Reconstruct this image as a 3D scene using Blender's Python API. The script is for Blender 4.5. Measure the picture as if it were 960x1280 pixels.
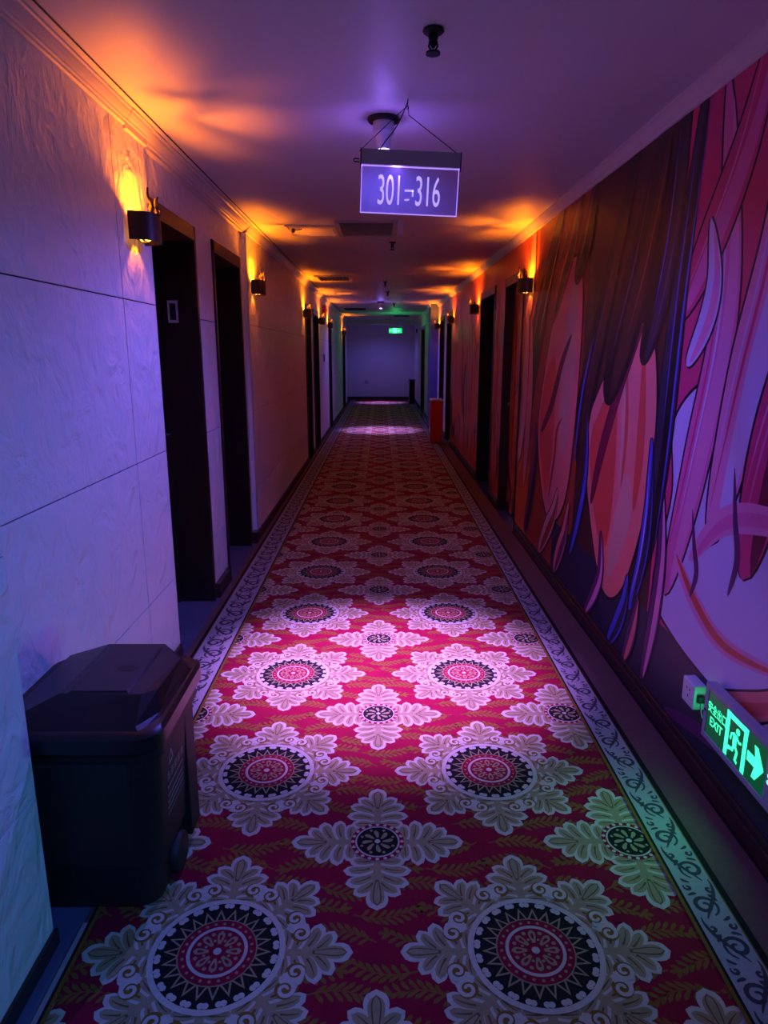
import bpy, bmesh, math, random
from mathutils import Vector, Matrix
from math import sin, cos, pi, radians, atan, tan

random.seed(7)
sc = bpy.context.scene
COL = sc.collection
for o in list(bpy.data.objects):
    bpy.data.objects.remove(o)

# ------------------------------------------------------------------ camera
F = 855.0
CAM_H = 1.5
TH = atan(200.0 / F)
PS = atan(4.0 / (F / cos(TH)))
cd = bpy.data.cameras.new('camera')
cam = bpy.data.objects.new('camera', cd)
COL.objects.link(cam)
cam.location = (0, 0, CAM_H)
cam.rotation_euler = (pi / 2 - TH, 0, -PS)
cd.sensor_fit = 'VERTICAL'
cd.sensor_height = 36.0
cd.lens = F / 1280.0 * 36.0
cd.clip_start = 0.05
sc.camera = cam

# ------------------------------------------------------------------ world + exposure
w = bpy.data.worlds.new('world')
sc.world = w
w.use_nodes = True
w.node_tree.nodes['Background'].inputs[0].default_value = (0.03, 0.03, 0.12, 1)
w.node_tree.nodes['Background'].inputs[1].default_value = 0.10
sc.view_settings.view_transform = 'Standard'
sc.view_settings.look = 'None'
sc.view_settings.exposure = 0.0
sc.view_settings.gamma = 1.0
sc.view_settings.use_curve_mapping = False


def lamp(name, kind, loc, color, energy, size=0.05, rot=None, spot=None, blend=0.6):
    d = bpy.data.lights.new(name, kind)
    d.color = color
    d.energy = energy
    if kind == 'AREA':
        d.size = size
    else:
        d.shadow_soft_size = size
    if kind == 'SPOT':
        d.spot_size = radians(spot)
        d.spot_blend = blend
    o = bpy.data.objects.new(name, d)
    COL.objects.link(o)
    o.location = loc
    if rot:
        o.rotation_euler = rot
    return o


VIOLET = (0.50, 0.25, 1.0)
AMBER = (1.0, 0.195, 0.003)
# unseen, behind the camera: blue spot aimed at the left wall, near-neutral foreground fill
q = Vector((-0.9, 1.25, 0.55)) - Vector((0.75, -0.5, 2.3))
lamp('blue_lamp_behind', 'SPOT', (0.75, -0.5, 2.3), (0.05, 0.20, 1.0), 170.0, 0.08, rot=q.to_track_quat('-Z', 'Y').to_euler(), spot=62, blend=0.9)
lamp('neutral_fill_behind', 'AREA', (-0.1, -2.6, 2.3), (0.50, 0.52, 0.66), 5.0, 0.5)  # unseen fill added to light the foreground
# violet downlights
VS = [(0.012, 3.05, 2.265), (0.0, 13.4, 2.265), (0.0, 20.9, 2.265)]
for i, p in enumerate(VS):
    lamp('violet_downlight_beam', 'SPOT', p, ((0.48, 0.20, 1.0), (0.36, 0.20, 1.0), (0.36, 0.20, 1.0))[i], (1550, 1000, 760)[i], 0.02, spot=(50, 46, 44)[i], blend=1.0)
    lamp('violet_downlight_spill', 'SPOT', p, (0.15, 0.13, 1.0), (100, 50, 30)[i], 0.02, spot=160, blend=0.7)
    lamp('violet_downlight_stray', 'POINT', p, (0.28, 0.14, 1.0), (1.6, 1.6, 1.0)[i], 0.012)

# ------------------------------------------------------------------ materials
MATS = {}


def mat(name, col, rough=0.6, metal=0.0, noise=0.0, nscale=20.0, bump=0.0, bscale=60.0, bdist=0.01,
        emit=None, estr=0.0, spec=0.5, coat=0.0):
    if name in MATS:
        return MATS[name]
    m = bpy.data.materials.new(name)
    m.use_nodes = True
    nt = m.node_tree
    b = nt.nodes['Principled BSDF']
    b.inputs['Base Color'].default_value = (*col, 1)
    b.inputs['Roughness'].default_value = rough
    b.inputs['Metallic'].default_value = metal
    b.inputs['Specular IOR Level'].default_value = spec
    b.inputs['Coat Weight'].default_value = coat
    tc = nt.nodes.new('ShaderNodeTexCoord')
    if noise > 0:
        n = nt.nodes.new('ShaderNodeTexNoise')
        n.inputs['Scale'].default_value = nscale
        n.inputs['Detail'].default_value = 4
        nt.links.new(tc.outputs['Object'], n.inputs['Vector'])
        r = nt.nodes.new('ShaderNodeMix')
        r.data_type = 'RGBA'
        r.inputs[6].default_value = (*[c * (1 - noise) for c in col], 1)
        r.inputs[7].default_value = (*[min(1, c * (1 + noise)) for c in col], 1)
        nt.links.new(n.outputs['Fac'], r.inputs[0])
        nt.links.new(r.outputs[2], b.inputs['Base Color'])
    if bump > 0:
        n2 = nt.nodes.new('ShaderNodeTexNoise')
        n2.inputs['Scale'].default_value = bscale
        n2.inputs['Detail'].default_value = 5
        nt.links.new(tc.outputs['Object'], n2.inputs['Vector'])
        bp = nt.nodes.new('ShaderNodeBump')
        bp.inputs['Strength'].default_value = bump
        bp.inputs['Distance'].default_value = bdist
        nt.links.new(n2.outputs['Fac'], bp.inputs['Height'])
        nt.links.new(bp.outputs['Normal'], b.inputs['Normal'])
    if emit:
        b.inputs['Emission Color'].default_value = (*emit, 1)
        b.inputs['Emission Strength'].default_value = estr
    MATS[name] = m
    return m


def plaster_mat():
    m = mat('embossed_plaster', (0.66, 0.66, 0.68), 0.45)
    nt = m.node_tree
    b = nt.nodes['Principled BSDF']
    tc = nt.nodes.new('ShaderNodeTexCoord')
    n1 = nt.nodes.new('ShaderNodeTexNoise')
    n1.inputs['Scale'].default_value = 6.0
    n1.inputs['Detail'].default_value = 5
    n1.inputs['Roughness'].default_value = 0.55
    n1.inputs['Distortion'].default_value = 0.5
    mp = nt.nodes.new('ShaderNodeMapping')
    mp.inputs['Scale'].default_value = (1, 1.0, 0.75)
    nt.links.new(tc.outputs['Object'], mp.inputs['Vector'])
    nt.links.new(mp.outputs['Vector'], n1.inputs['Vector'])
    n2 = nt.nodes.new('ShaderNodeTexVoronoi')
    n2.feature = 'SMOOTH_F1'
    n2.inputs['Scale'].default_value = 11.0
    n2.inputs['Smoothness'].default_value = 0.5
    mx = nt.nodes.new('ShaderNodeVectorMath')
    mx.operation = 'ADD'
    sc_ = nt.nodes.new('ShaderNodeVectorMath')
    sc_.operation = 'SCALE'
    sc_.inputs['Scale'].default_value = 0.35
    nt.links.new(n1.outputs['Color'], sc_.inputs[0])
    nt.links.new(tc.outputs['Object'], mx.inputs[0])
    nt.links.new(sc_.outputs[0], mx.inputs[1])
    nt.links.new(mx.outputs[0], n2.inputs['Vector'])
    ad = nt.nodes.new('ShaderNodeMath')
    ad.operation = 'MULTIPLY_ADD'
    nt.links.new(n2.outputs['Distance'], ad.inputs[0])
    ad.inputs[1].default_value = 0.55
    nt.links.new(n1.outputs['Fac'], ad.inputs[2])
    bp = nt.nodes.new('ShaderNodeBump')
    bp.inputs['Strength'].default_value = 0.8
    bp.inputs['Distance'].default_value = 0.02
    nt.links.new(ad.outputs[0], bp.inputs['Height'])
    nt.links.new(bp.outputs['Normal'], b.inputs['Normal'])
    return m


def wood_mat(name, c1, c2, rough=0.3):
    m = mat(name, c1, rough)
    nt = m.node_tree
    b = nt.nodes['Principled BSDF']
    tc = nt.nodes.new('ShaderNodeTexCoord')
    mp = nt.nodes.new('ShaderNodeMapping')
    mp.inputs['Scale'].default_value = (14, 14, 0.8)
    n = nt.nodes.new('ShaderNodeTexNoise')
    n.inputs['Scale'].default_value = 3.0
    n.inputs['Detail'].default_value = 6
    r = nt.nodes.new('ShaderNodeMix')
    r.data_type = 'RGBA'
    r.inputs[6].default_value = (*c1, 1)
    r.inputs[7].default_value = (*c2, 1)
    nt.links.new(tc.outputs['Object'], mp.inputs['Vector'])
    nt.links.new(mp.outputs['Vector'], n.inputs['Vector'])
    nt.links.new(n.outputs['Fac'], r.inputs[0])
    nt.links.new(r.outputs[2], b.inputs['Base Color'])
    return m


PLASTER = plaster_mat()
GROOVE = mat('groove_shadow_gap', (0.05, 0.05, 0.06), 0.9)
CEIL = mat('ceiling_paint', (0.62, 0.60, 0.62), 0.5, noise=0.05, nscale=1.2, bump=0.05, bscale=8)
CROWN = mat('crown_paint', (0.60, 0.56, 0.54), 0.4, noise=0.04)
PAINT = mat('white_wall_paint', (0.60, 0.58, 0.62), 0.55, bump=0.06, bscale=120)
BLUEP = mat('blue_wall_paint', (0.06, 0.09, 0.32), 0.55, bump=0.06, bscale=120)
DWOOD = wood_mat('dark_door_wood', (0.010, 0.005, 0.005), (0.026, 0.011, 0.009), 0.32)
FRAMEW = wood_mat('door_frame_wood', (0.075, 0.020, 0.012), (0.12, 0.036, 0.02), 0.35)
SKIRT = wood_mat('skirting_wood', (0.030, 0.014, 0.014), (0.05, 0.022, 0.02), 0.25)
TILE = mat('dark_floor_tile', (0.10, 0.11, 0.17), 0.16, noise=0.25, nscale=5)
BRONZE = mat('dark_bronze', (0.035, 0.020, 0.016), 0.45, 0.4)
BLACKP = mat('black_plastic', (0.007, 0.007, 0.009), 0.33, spec=0.4, noise=0.1, bump=0.03, bscale=300)
BLACKS = mat('black_satin_plastic', (0.009, 0.009, 0.010), 0.55, bump=0.08, bscale=400, spec=0.3)
RUBBER = mat('black_rubber', (0.008, 0.008, 0.008), 0.6)
PRINT = mat('pale_print', (0.22, 0.22, 0.24), 0.5)
WHITEP = mat('white_plastic', (0.62, 0.62, 0.64), 0.4)
GREYP = mat('grey_plastic', (0.36, 0.36, 0.40), 0.45)
STEEL = mat('brushed_steel', (0.45, 0.45, 0.47), 0.3, 1.0, bump=0.05, bscale=200)
CHROME = mat('worn_chrome', (0.6, 0.6, 0.6), 0.2, 1.0)
REDP = mat('red_enamel', (0.55, 0.012, 0.012), 0.35, noise=0.08)
BULB = mat('amber_bulb', (1, 0.6, 0.2), 0.4, emit=(1.0, 0.36, 0.03), estr=9)


def glass_mat():
    m = bpy.data.materials.new('edge_lit_acrylic')
    m.use_nodes = True
    nt = m.node_tree
    out = nt.nodes['Material Output']
    nt.nodes.remove(nt.nodes['Principled BSDF'])
    tr = nt.nodes.new('ShaderNodeBsdfTransparent')
    tr.inputs[0].default_value = (0.92, 0.9, 1, 1)
    df = nt.nodes.new('ShaderNodeBsdfDiffuse')
    df.inputs[0].default_value = (0.75, 0.72, 0.95, 1)
    tl = nt.nodes.new('ShaderNodeBsdfTranslucent')
    tl.inputs[0].default_value = (0.75, 0.72, 0.95, 1)
    ad = nt.nodes.new('ShaderNodeMixShader')
    ad.inputs[0].default_value = 0.5
    mx = nt.nodes.new('ShaderNodeMixShader')
    n = nt.nodes.new('ShaderNodeTexNoise')
    n.inputs['Scale'].default_value = 40
    mr = nt.nodes.new('ShaderNodeMapRange')
    mr.inputs[3].default_value = 0.015
    mr.inputs[4].default_value = 0.045
    tc = nt.nodes.new('ShaderNodeTexCoord')
    nt.links.new(tc.outputs['Object'], n.inputs['Vector'])
    nt.links.new(n.outputs['Fac'], mr.inputs[0])
    nt.links.new(mr.outputs[0], mx.inputs[0])
    nt.links.new(df.outputs[0], ad.inputs[1])
    nt.links.new(tl.outputs[0], ad.inputs[2])
    nt.links.new(tr.outputs[0], mx.inputs[1])
    nt.links.new(ad.outputs[0], mx.inputs[2])
    nt.links.new(mx.outputs[0], out.inputs[0])
    return m


ACRYL = glass_mat()
EDGE_E = mat('lit_acrylic_edge', (0.6, 0.5, 0.9), 0.4, emit=(0.52, 0.30, 1.0), estr=0.8)
DIGIT_E = mat('lit_etched_digits', (0.7, 0.65, 0.9), 0.5, emit=(0.50, 0.38, 1.0), estr=0.95)
LED_E = mat('violet_led', (0.6, 0.5, 1), 0.4, emit=(0.45, 0.30, 1.0), estr=14)
GREEN_E = mat('lit_green_symbols', (0.1, 0.8, 0.5), 0.5, emit=(0.04, 1.0, 0.42), estr=1.7)
GREENBG = mat('green_sign_panel', (0.005, 0.10, 0.03), 0.3, emit=(0.0, 0.12, 0.03), estr=0.45)
GREENL = mat('green_indicator', (0.1, 0.9, 0.5), 0.5, emit=(0.1, 1.0, 0.5), estr=3)
REDL = mat('red_indicator', (0.7, 0.02, 0.01), 0.4, emit=(1.0, 0.03, 0.01), estr=0.35)


# ------------------------------------------------------------------ mesh building
class MB:
    def __init__(s):
        s.v = []
        s.f = []
        s.mi = []
        s.sm = []

    def add(s, vs, fs, mi=0, sm=False):
        o = len(s.v)
        s.v += [tuple(p) for p in vs]
        for f in fs:
            s.f.append(tuple(i + o for i in f))
            s.mi.append(mi)
            s.sm.append(sm)

    def box(s, a, b, mi=0, bev=0.0, M=None):
        x0, y0, z0 = [min(a[i], b[i]) for i in range(3)]
        x1, y1, z1 = [max(a[i], b[i]) for i in range(3)]
        if bev <= 0:
            vs = [(x0, y0, z0), (x1, y0, z0), (x1, y1, z0), (x0, y1, z0), (x0, y0, z1), (x1, y0, z1), (x1, y1, z1), (x0, y1, z1)]
            fs = [(0, 3, 2, 1), (4, 5, 6, 7), (0, 1, 5, 4), (1, 2, 6, 5), (2, 3, 7, 6), (3, 0, 4, 7)]
        else:
            bm = bmesh.new()
            bmesh.ops.create_cube(bm, size=1)
            for v in bm.verts:
                v.co = Vector(((x0 + x1) / 2 + v.co.x * (x1 - x0), (y0 + y1) / 2 + v.co.y * (y1 - y0), (z0 + z1) / 2 + v.co.z * (z1 - z0)))
            bmesh.ops.bevel(bm, geom=list(bm.edges), offset=bev, segments=2, affect='EDGES', profile=0.6)
            bm.verts.index_update()
            vs = [tuple(v.co) for v in bm.verts]
            fs = [[v.index for v in f.verts] for f in bm.faces]
            bm.free()
        if M:
            vs = [tuple(M @ Vector(p)) for p in vs]
        s.add(vs, fs, mi)
        return s

    def tube(s, pts, r, mi=0, n=8):
        pts = [Vector(p) for p in pts]
        rr = r if isinstance(r, (list, tuple)) else [r] * len(pts)
        vs, fs = [], []
        up = None
        for i, p in enumerate(pts):
            t = (pts[min(i + 1, len(pts) - 1)] - pts[max(i - 1, 0)]).normalized()
            if up is None:
                up = Vector((0, 0, 1)) if abs(t.z) < 0.9 else Vector((1, 0, 0))
            a = t.cross(up).normalized()
            b = a.cross(t).normalized()
            up = b
            for k in range(n):
                q = 2 * pi * k / n
                vs.append(p + (a * cos(q) + b * sin(q)) * rr[i])
        for i in range(len(pts) - 1):
            for k in range(n):
                fs.append((i * n + k, i * n + (k + 1) % n, (i + 1) * n + (k + 1) % n, (i + 1) * n + k))
        fs.append(tuple(range(n))[::-1])
        fs.append(tuple((len(pts) - 1) * n + k for k in range(n)))
        s.add(vs, fs, mi, True)
        return s

    def lathe(s, prof, c=(0, 0, 0), mi=0, n=20, axis='Z'):
        vs, fs = [], []
        for r, h in prof:
            for k in range(n):
                q = 2 * pi * k / n
                if axis == 'Z':
                    vs.append((c[0] + r * cos(q), c[1] + r * sin(q), c[2] + h))
                elif axis == 'X':
                    vs.append((c[0] + h, c[1] + r * cos(q), c[2] + r * sin(q)))
                else:
                    vs.append((c[0] + r * cos(q), c[1] + h, c[2] + r * sin(q)))
        for i in range(len(prof) - 1):
            for k in range(n):
                fs.append((i * n + k, i * n + (k + 1) % n, (i + 1) * n + (k + 1) % n, (i + 1) * n + k))
        fs.append(tuple(range(n))[::-1])
        fs.append(tuple((len(prof) - 1) * n + k for k in range(n)))
        s.add(vs, fs, mi, True)
        return s

    def prism(s, poly, a0, a1, plane='YZ', mi=0):
        """extrude the 2D outline from a0 to a1 along the missing axis"""
        n = len(poly)

        def P(u, v, w_):
            return {'YZ': (w_, u, v), 'XZ': (u, w_, v), 'XY': (u, v, w_)}[plane]
        vs = [P(u, v, a0) for u, v in poly] + [P(u, v, a1) for u, v in poly]
        fs = [tuple(range(n))[::-1], tuple(range(n, 2 * n))]
        for k in range(n):
            fs.append((k, (k + 1) % n, n + (k + 1) % n, n + k))
        s.add(vs, fs, mi)
        return s

    def build(s, name, mats, parent=None, loc=None):
        me = bpy.data.meshes.new(name)
        me.from_pydata(s.v, [], s.f)
        for m in (mats if isinstance(mats, (list, tuple)) else [mats]):
            me.materials.append(m)
        me.polygons.foreach_set('material_index', s.mi)
        me.polygons.foreach_set('use_smooth', s.sm)
        if any(s.sm):
            try:
                me.set_sharp_from_angle(angle=radians(40))
            except Exception:
                pass
        bm = bmesh.new()
        bm.from_mesh(me)
        if len(bm.faces) < 20000:
            bmesh.ops.recalc_face_normals(bm, faces=bm.faces)
        bm.to_mesh(me)
        bm.free()
        me.update()
        o = bpy.data.objects.new(name, me)
        COL.objects.link(o)
        if parent is not None:
            o.parent = parent
        if loc:
            o.location = loc
        return o


def tag(o, label, cat, group=None, kind=None):
    o['label'] = label
    o['category'] = cat
    if group:
        o['group'] = group
    if kind:
        o['kind'] = kind
    return o


def thing(name, label, cat, loc=(0, 0, 0), rz=0, group=None):
    o = bpy.data.objects.new(name, None)
    o.empty_display_size = 0.1
    COL.objects.link(o)
    o.location = loc
    o.rotation_euler = (0, 0, rz)
    return tag(o, label, cat, group)


def struct(o, label=None, cat=None):
    o['kind'] = 'structure'
    if label:
        o['label'] = label
    if cat:
        o['category'] = cat
    return o


def dup(root, loc, rz, label):
    r = root.copy()
    COL.objects.link(r)
    r.location = loc
    r.rotation_euler = (0, 0, rz)
    r['label'] = label
    for ch in list(root.children):
        c = ch.copy()
        COL.objects.link(c)
        c.parent = r
        for g in ch.children:
            d = g.copy()
            COL.objects.link(d)
            d.parent = c
    return r


def text_polys(body, size, extrude=0.0005, xscale=1.0, thick=0.0, font=None):
    """vertices and faces of a text in its own XY plane, centred"""
    cu = bpy.data.curves.new('t', 'FONT')
    cu.body = body
    cu.size = size
    cu.extrude = extrude
    cu.offset = thick
    cu.align_x = 'CENTER'
    cu.align_y = 'CENTER'
    o = bpy.data.objects.new('t', cu)
    COL.objects.link(o)
    dg = bpy.context.evaluated_depsgraph_get()
    dg.update()
    me = bpy.data.meshes.new_from_object(o.evaluated_get(dg))
    vs = [(v.co.x * xscale, v.co.y, v.co.z) for v in me.vertices]
    fs = [tuple(p.vertices) for p in me.polygons]
    bpy.data.objects.remove(o)
    bpy.data.meshes.remove(me)
    return vs, fs


# ------------------------------------------------------------------ dimensions
XL = -1.00      # left wall panels
XB = -1.035     # left wall in the door bay
XR = 1.14       # mural wall
XR2 = 1.06      # far part of the right wall
HC = 2.42
DEP = 0.26      # door recess
YF = 22.2
Y0 = -3.2
DOOR_H = 2.17
LD = [(3.19, 4.03), (4.43, 5.27), (9.37, 10.05), (10.43, 11.28), (13.45, 14.2), (18.35, 19.5)]
RDW = [(5.66, 6.50), (7.05, 8.05), (11.25, 12.1), (12.6, 13.5)]
RD2 = [(16.9, 18.3)]

# ------------------------------------------------------------------ floor, ceiling, far end
struct(MB().box((-2.6, Y0, -0.12), (1.6, 23.2, 0.0)).build('floor', TILE))
struct(MB().box((-2.6, Y0, HC), (1.6, 23.2, HC + 0.15)).build('ceiling', CEIL))
struct(MB().box((-2.6, YF, 0), (1.6, YF + 0.2, HC)).build('wall_far', PAINT))
struct(MB().box((-2.6, Y0 - 0.2, 0), (1.6, Y0, HC)).build('wall_back', PAINT))
struct(MB().box((-1.03, 20.5, 2.285), (XR2, 20.75, HC)).build('trim_1', PAINT), 'lintel beam across the ceiling before the far end wall', 'beam')
struct(MB().box((-1.7, YF - 0.02, 0), (XR2, YF, 0.11), bev=0.004).build('baseboard_far', SKIRT))


# ------------------------------------------------------------------ left wall
def grid_wall(mb, x_face, x_back, y0, y1, z0, z1, zs, ys, gap=0.0035, depth=0.006):
    """panels with shadow gaps: dark backing + raised bevelled panels"""
    s = 1 if x_back < x_face else -1
    mb.box((x_face - s * depth, y0 + 0.003, z0), (x_back, y1 - 0.003, z1), 1)
    mb.box((x_face - s * 0.001, y0, z0), (x_back, y0 + 0.003, z1), 0)
    mb.box((x_face - s * 0.001, y1 - 0.003, z0), (x_back, y1, z1), 0)
    zz = [z0] + [z for z in zs if z0 < z < z1] + [z1]
    yy = [y0] + [y for y in ys if y0 < y < y1] + [y1]
    for i in range(len(zz) - 1):
        for j in range(len(yy) - 1):
            a = yy[j] + (gap if j else 0)
            b = yy[j + 1] - (gap * 0 if j == len(yy) - 2 else gap * 0.2)
            c = zz[i] + (gap if i else 0)
            d = zz[i + 1]
            mb.box((x_face, a, c), (x_face - s * depth * 1.2, b, d), 0, bev=0.0015)


ZS = [0.43, 1.05, 1.70]
wl = MB()
# near pilaster
pl_ = MB()
grid_wall(pl_, -0.85, -1.4, Y0, 1.485, 0, HC, [0.437, 1.05, 1.7], [-0.6], 0.004)
struct(pl_.build('wall_left_near', [PLASTER, GROOVE]))
grid_wall(wl, XL, -1.4, 1.485, 3.175, 0, HC, ZS, [2.78], 0.0045)
# door bay
grid_wall(wl, XB, -1.4, 3.175, LD[0][0], 0, HC, ZS, [])
grid_wall(wl, XB, -1.4, LD[0][1], LD[1][0], 0, DOOR_H, [0.38, 1.03, 1.68], [])
grid_wall(wl, XB, -1.4, LD[1][1], 5.40, 0, DOOR_H, [0.38, 1.03, 1.68], [])
grid_wall(wl, XB, -1.4, LD[0][0], 5.40, DOOR_H, HC, [], [4.2])
yy = 5.40
for (a, b) in LD[2:]:
    grid_wall(wl, XL - 0.0, -1.4, yy, a, 0, HC, ZS, [7.4] if yy < 6 else [])
    grid_wall(wl, XL - 0.0, -1.4, a, b, DOOR_H - 0.05, HC, [], [])
    yy = b
grid_wall(wl, XL, -1.4, yy, 20.6, 0, HC, ZS, [])
struct(wl.build('wall_left', [PLASTER, GROOVE]))
struct(MB().box((-1.75, 20.6, 0), (-1.70, YF, HC)).build('wall_left_end', PAINT))

# right wall
wr = MB()


def wall_x(mb, x0, x1, y0, y1, z0, z1):
    mb.box((x0, y0, z0), (x1, y1, z1))


yy = Y0
for (a, b) in RDW:
    wall_x(wr, XR, 1.5, yy, a, 0, HC)
    wall_x(wr, XR, 1.5, a, b, DOOR_H - 0.03, HC)
    yy = b
wall_x(wr, XR, 1.5, yy, 14.0, 0, HC)
wr.box((XR2, 14.6, 0), (1.5, 16.9, HC))
wr.box((XR2, 16.9, DOOR_H - 0.05), (1.5, 18.3, HC))
wr.box((XR2, 18.3, 0), (1.5, YF, HC))
struct(wr.build('wall_right', PAINT))
struct(MB().box((0.985, 14.0, 0), (1.5, 14.6, HC), bev=0.004).build('trim_2', BLUEP), 'blue painted pier projecting from the right wall past the red cabinet', 'pier')


# crown mouldings (swept profile)
def crown(name, x, sgn, y0, y1, drop=0.062, out=0.042):
    p = [(0, 0), (out, 0), (out, -0.008), (out * 0.86, -0.012), (out * 0.8, -0.02), (out * 0.62, -0.032), (out * 0.45, -0.04),
         (out * 0.42, -0.046), (out * 0.30, -0.05), (out * 0.28, -drop + 0.004), (out * 0.15, -drop), (0, -drop)]
    mb = MB()
    vs, fs = [], []
    n = len(p)
    for y in (y0, y1):
        for a, b in p:
            vs.append((x + sgn * a, y, HC + b))
    for k in range(n):
        fs.append((k, (k + 1) % n, n + (k + 1) % n, n + k))
    fs.append(tuple(range(n)))
    fs.append(tuple(range(n, 2 * n))[::-1])
    mb.add(vs, fs, 0)
    return mb


def join(name, mbs, m):
    a = MB()
    for b in mbs:
        o = len(a.v)
        a.v += b.v
        a.f += [tuple(i + o for i in f) for f in b.f]
        a.mi += b.mi
        a.sm += b.sm
    return a.build(name, m)


struct(join('trim_3', [crown('c', XL, 1, 1.485, 2.93), crown('c', XL, 1, 2.93, 3.175, 0.075, 0.046), crown('c', XB, 1, 3.175, 5.40, 0.066, 0.078),
                       crown('c', XL, 1, 5.40, 20.5), crown('c', -0.85, 1, Y0, 1.485)], CROWN), 'pale crown moulding along the top of the left wall', 'crown moulding')
struct(join('trim_4', [crown('c', XR, -1, Y0, 14.0), crown('c', XR2, -1, 14.6, 20.5), crown('c', 0.985, -1, 14.0, 14.6)], CROWN),
       'pale crown moulding above the mural wall', 'crown moulding')

# skirtings
sk = MB()
sk.box((-0.85, Y0, 0), (-0.838, 1.487, 0.045), bev=0.002)
sk.box((XL, 1.49, 0), (XL + 0.013, 3.17, 0.09), bev=0.002)
sk.box((XB, LD[0][1] + 0.03, 0), (XB + 0.03, LD[1][0] - 0.03, 0.09), bev=0.002)
yy = 5.31
for (a, b) in LD[2:] + [(20.5, 20.5)]:
    sk.box((XB if yy < 5.4 else XL, yy, 0), (XL + 0.013, a - 0.03, 0.09), bev=0.002)
    yy = b + 0.03
struct(sk.build('baseboard_left', SKIRT))
sk = MB()
yy = Y0
for (a, b) in RDW + [(14.0, 14.0)]:
    sk.box((XR, yy, 0), (XR - 0.022, a - 0.03, 0.075), bev=0.003)
    sk.box((XR, yy, 0.075), (XR - 0.012, a - 0.03, 0.10), bev=0.003)
    yy = b + 0.03
sk.box((XR2, 14.6, 0), (XR2 - 0.015, 16.87, 0.09), bev=0.003)
sk.box((XR2, 18.33, 0), (XR2 - 0.015, YF, 0.09), bev=0.003)
struct(sk.build('baseboard_right', SKIRT))


# ------------------------------------------------------------------ doors
def door(num, side, xf, a, b, h, label, mural_leaf=None, dep=DEP, handle_far=True, plate=False):
    """side -1: opening in the left wall, +1: right wall. xf = wall face"""
    s = side
    root = thing('door_%d' % num, label, 'door', (xf, (a + b) / 2, 0))
    root['kind'] = 'structure'
    cy = (a + b) / 2
    w2 = (b - a) / 2

    def X(d):      # depth into the wall from the face
        return s * d
    fr = MB()
    t = 0.035      # lining
    cs = 0.012     # casing proud of the wall
    fr.box((X(-cs), -w2, 0), (X(dep), -w2 + t, h), 0, 0.003)
    fr.box((X(-cs), w2 - t, 0), (X(dep), w2, h), 0, 0.003)
    fr.box((X(-cs), -w2, h - 0.075), (X(dep), w2, h), 1, 0.003)
    fr.box((X(dep - 0.06), -w2 + t, 0), (X(dep - 0.045), -w2 + t + 0.015, h - 0.075), 0)
    fr.box((X(dep - 0.06), w2 - t - 0.015, 0), (X(dep - 0.045), w2 - t, h - 0.075), 0)
    fr.build('door_frame', [DWOOD, FRAMEW], root)
    lf = MB()
    lf.box((X(dep - 0.045), -w2 + t, 0.008), (X(dep), w2 - t, h - 0.075), 0)
    for (z0, z1) in ((0.18, 0.92), (1.06, h - 0.24)):
        for (u0, u1) in ((-w2 + t + 0.10, -0.03), (0.03, w2 - t - 0.10)):
            lf.box((X(dep - 0.053), u0, z0), (X(dep - 0.04), u1, z1), 0, 0.004)
    leaf = lf.build('door_leaf', DWOOD, root)
    hy = w2 - t - 0.07 if handle_far else -w2 + t + 0.07
    hd = MB()
    hd.box((X(dep - 0.052), hy - 0.018, 0.93), (X(dep - 0.045), hy + 0.018, 1.10), 0, 0.002)
    hd.tube([(X(dep - 0.05), hy, 1.04), (X(dep - 0.10), hy, 1.04), (X(dep - 0.105), hy - 0.02, 1.04), (X(dep - 0.105), hy - 0.11, 1.035)], 0.008)
    hd.build('door_handle', CHROME, leaf)
    if plate:
        pm = MB()
        y = w2 - t - 0.006
        xx = 0.13
        pm.box((X(xx - 0.028), y, 1.66), (X(xx + 0.028), y + 0.006, 1.675))
        pm.box((X(xx - 0.028), y, 1.765), (X(xx + 0.028), y + 0.006, 1.78))
        pm.box((X(xx - 0.028), y, 1.675), (X(xx - 0.018), y + 0.006, 1.765))
        pm.box((X(xx + 0.018), y, 1.675), (X(xx + 0.028), y + 0.006, 1.765))
        pm.build('plate_rim', GREYP, root)
        MB().box((X(xx - 0.018), y + 0.002, 1.675), (X(xx + 0.018), y + 0.006, 1.765)).build('plate_centre', BLACKS, root)
    return root, leaf


LLAB = ['nearest dark wooden door on the left, recessed behind the trash bin, small framed plate on its jamb',
        'second dark wooden door on the left, just before the second wall lamp',
        'third dark recessed door on the left, after the long plain wall panel',
        'fourth dark door on the left, just beyond the third and before the red alarm box',
        'fifth dark door on the left, beyond the red alarm box',
        'farthest dark door on the left, next to the far end wall']
for i, (a, b) in enumerate(LD):
    door(i + 1, -1, XB if i < 2 else XL, a, b, DOOR_H if i < 2 else DOOR_H - 0.05, LLAB[i], plate=(i == 0))
RLAB = ['nearest door on the right, its leaf covered by the mural, with a dark frame',
        'dark recessed door on the right between the two nearer mural wall lamps',
        'dark door on the right at the far end of the mural',
        'dark door on the right just behind the red cabinet']
rleaf = None
for i, (a, b) in enumerate(RDW):
    r, lf = door(7 + i, 1, XR, a, b, DOOR_H - 0.03, RLAB[i], dep=0.13 if i == 0 else DEP, handle_far=True)
    if i == 0:
        rleaf = r
door(11, 1, XR2, 16.9, 18.3, DOOR_H - 0.05, 'farthest dark door on the right, beyond the blue pier, lit green along its top')


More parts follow.
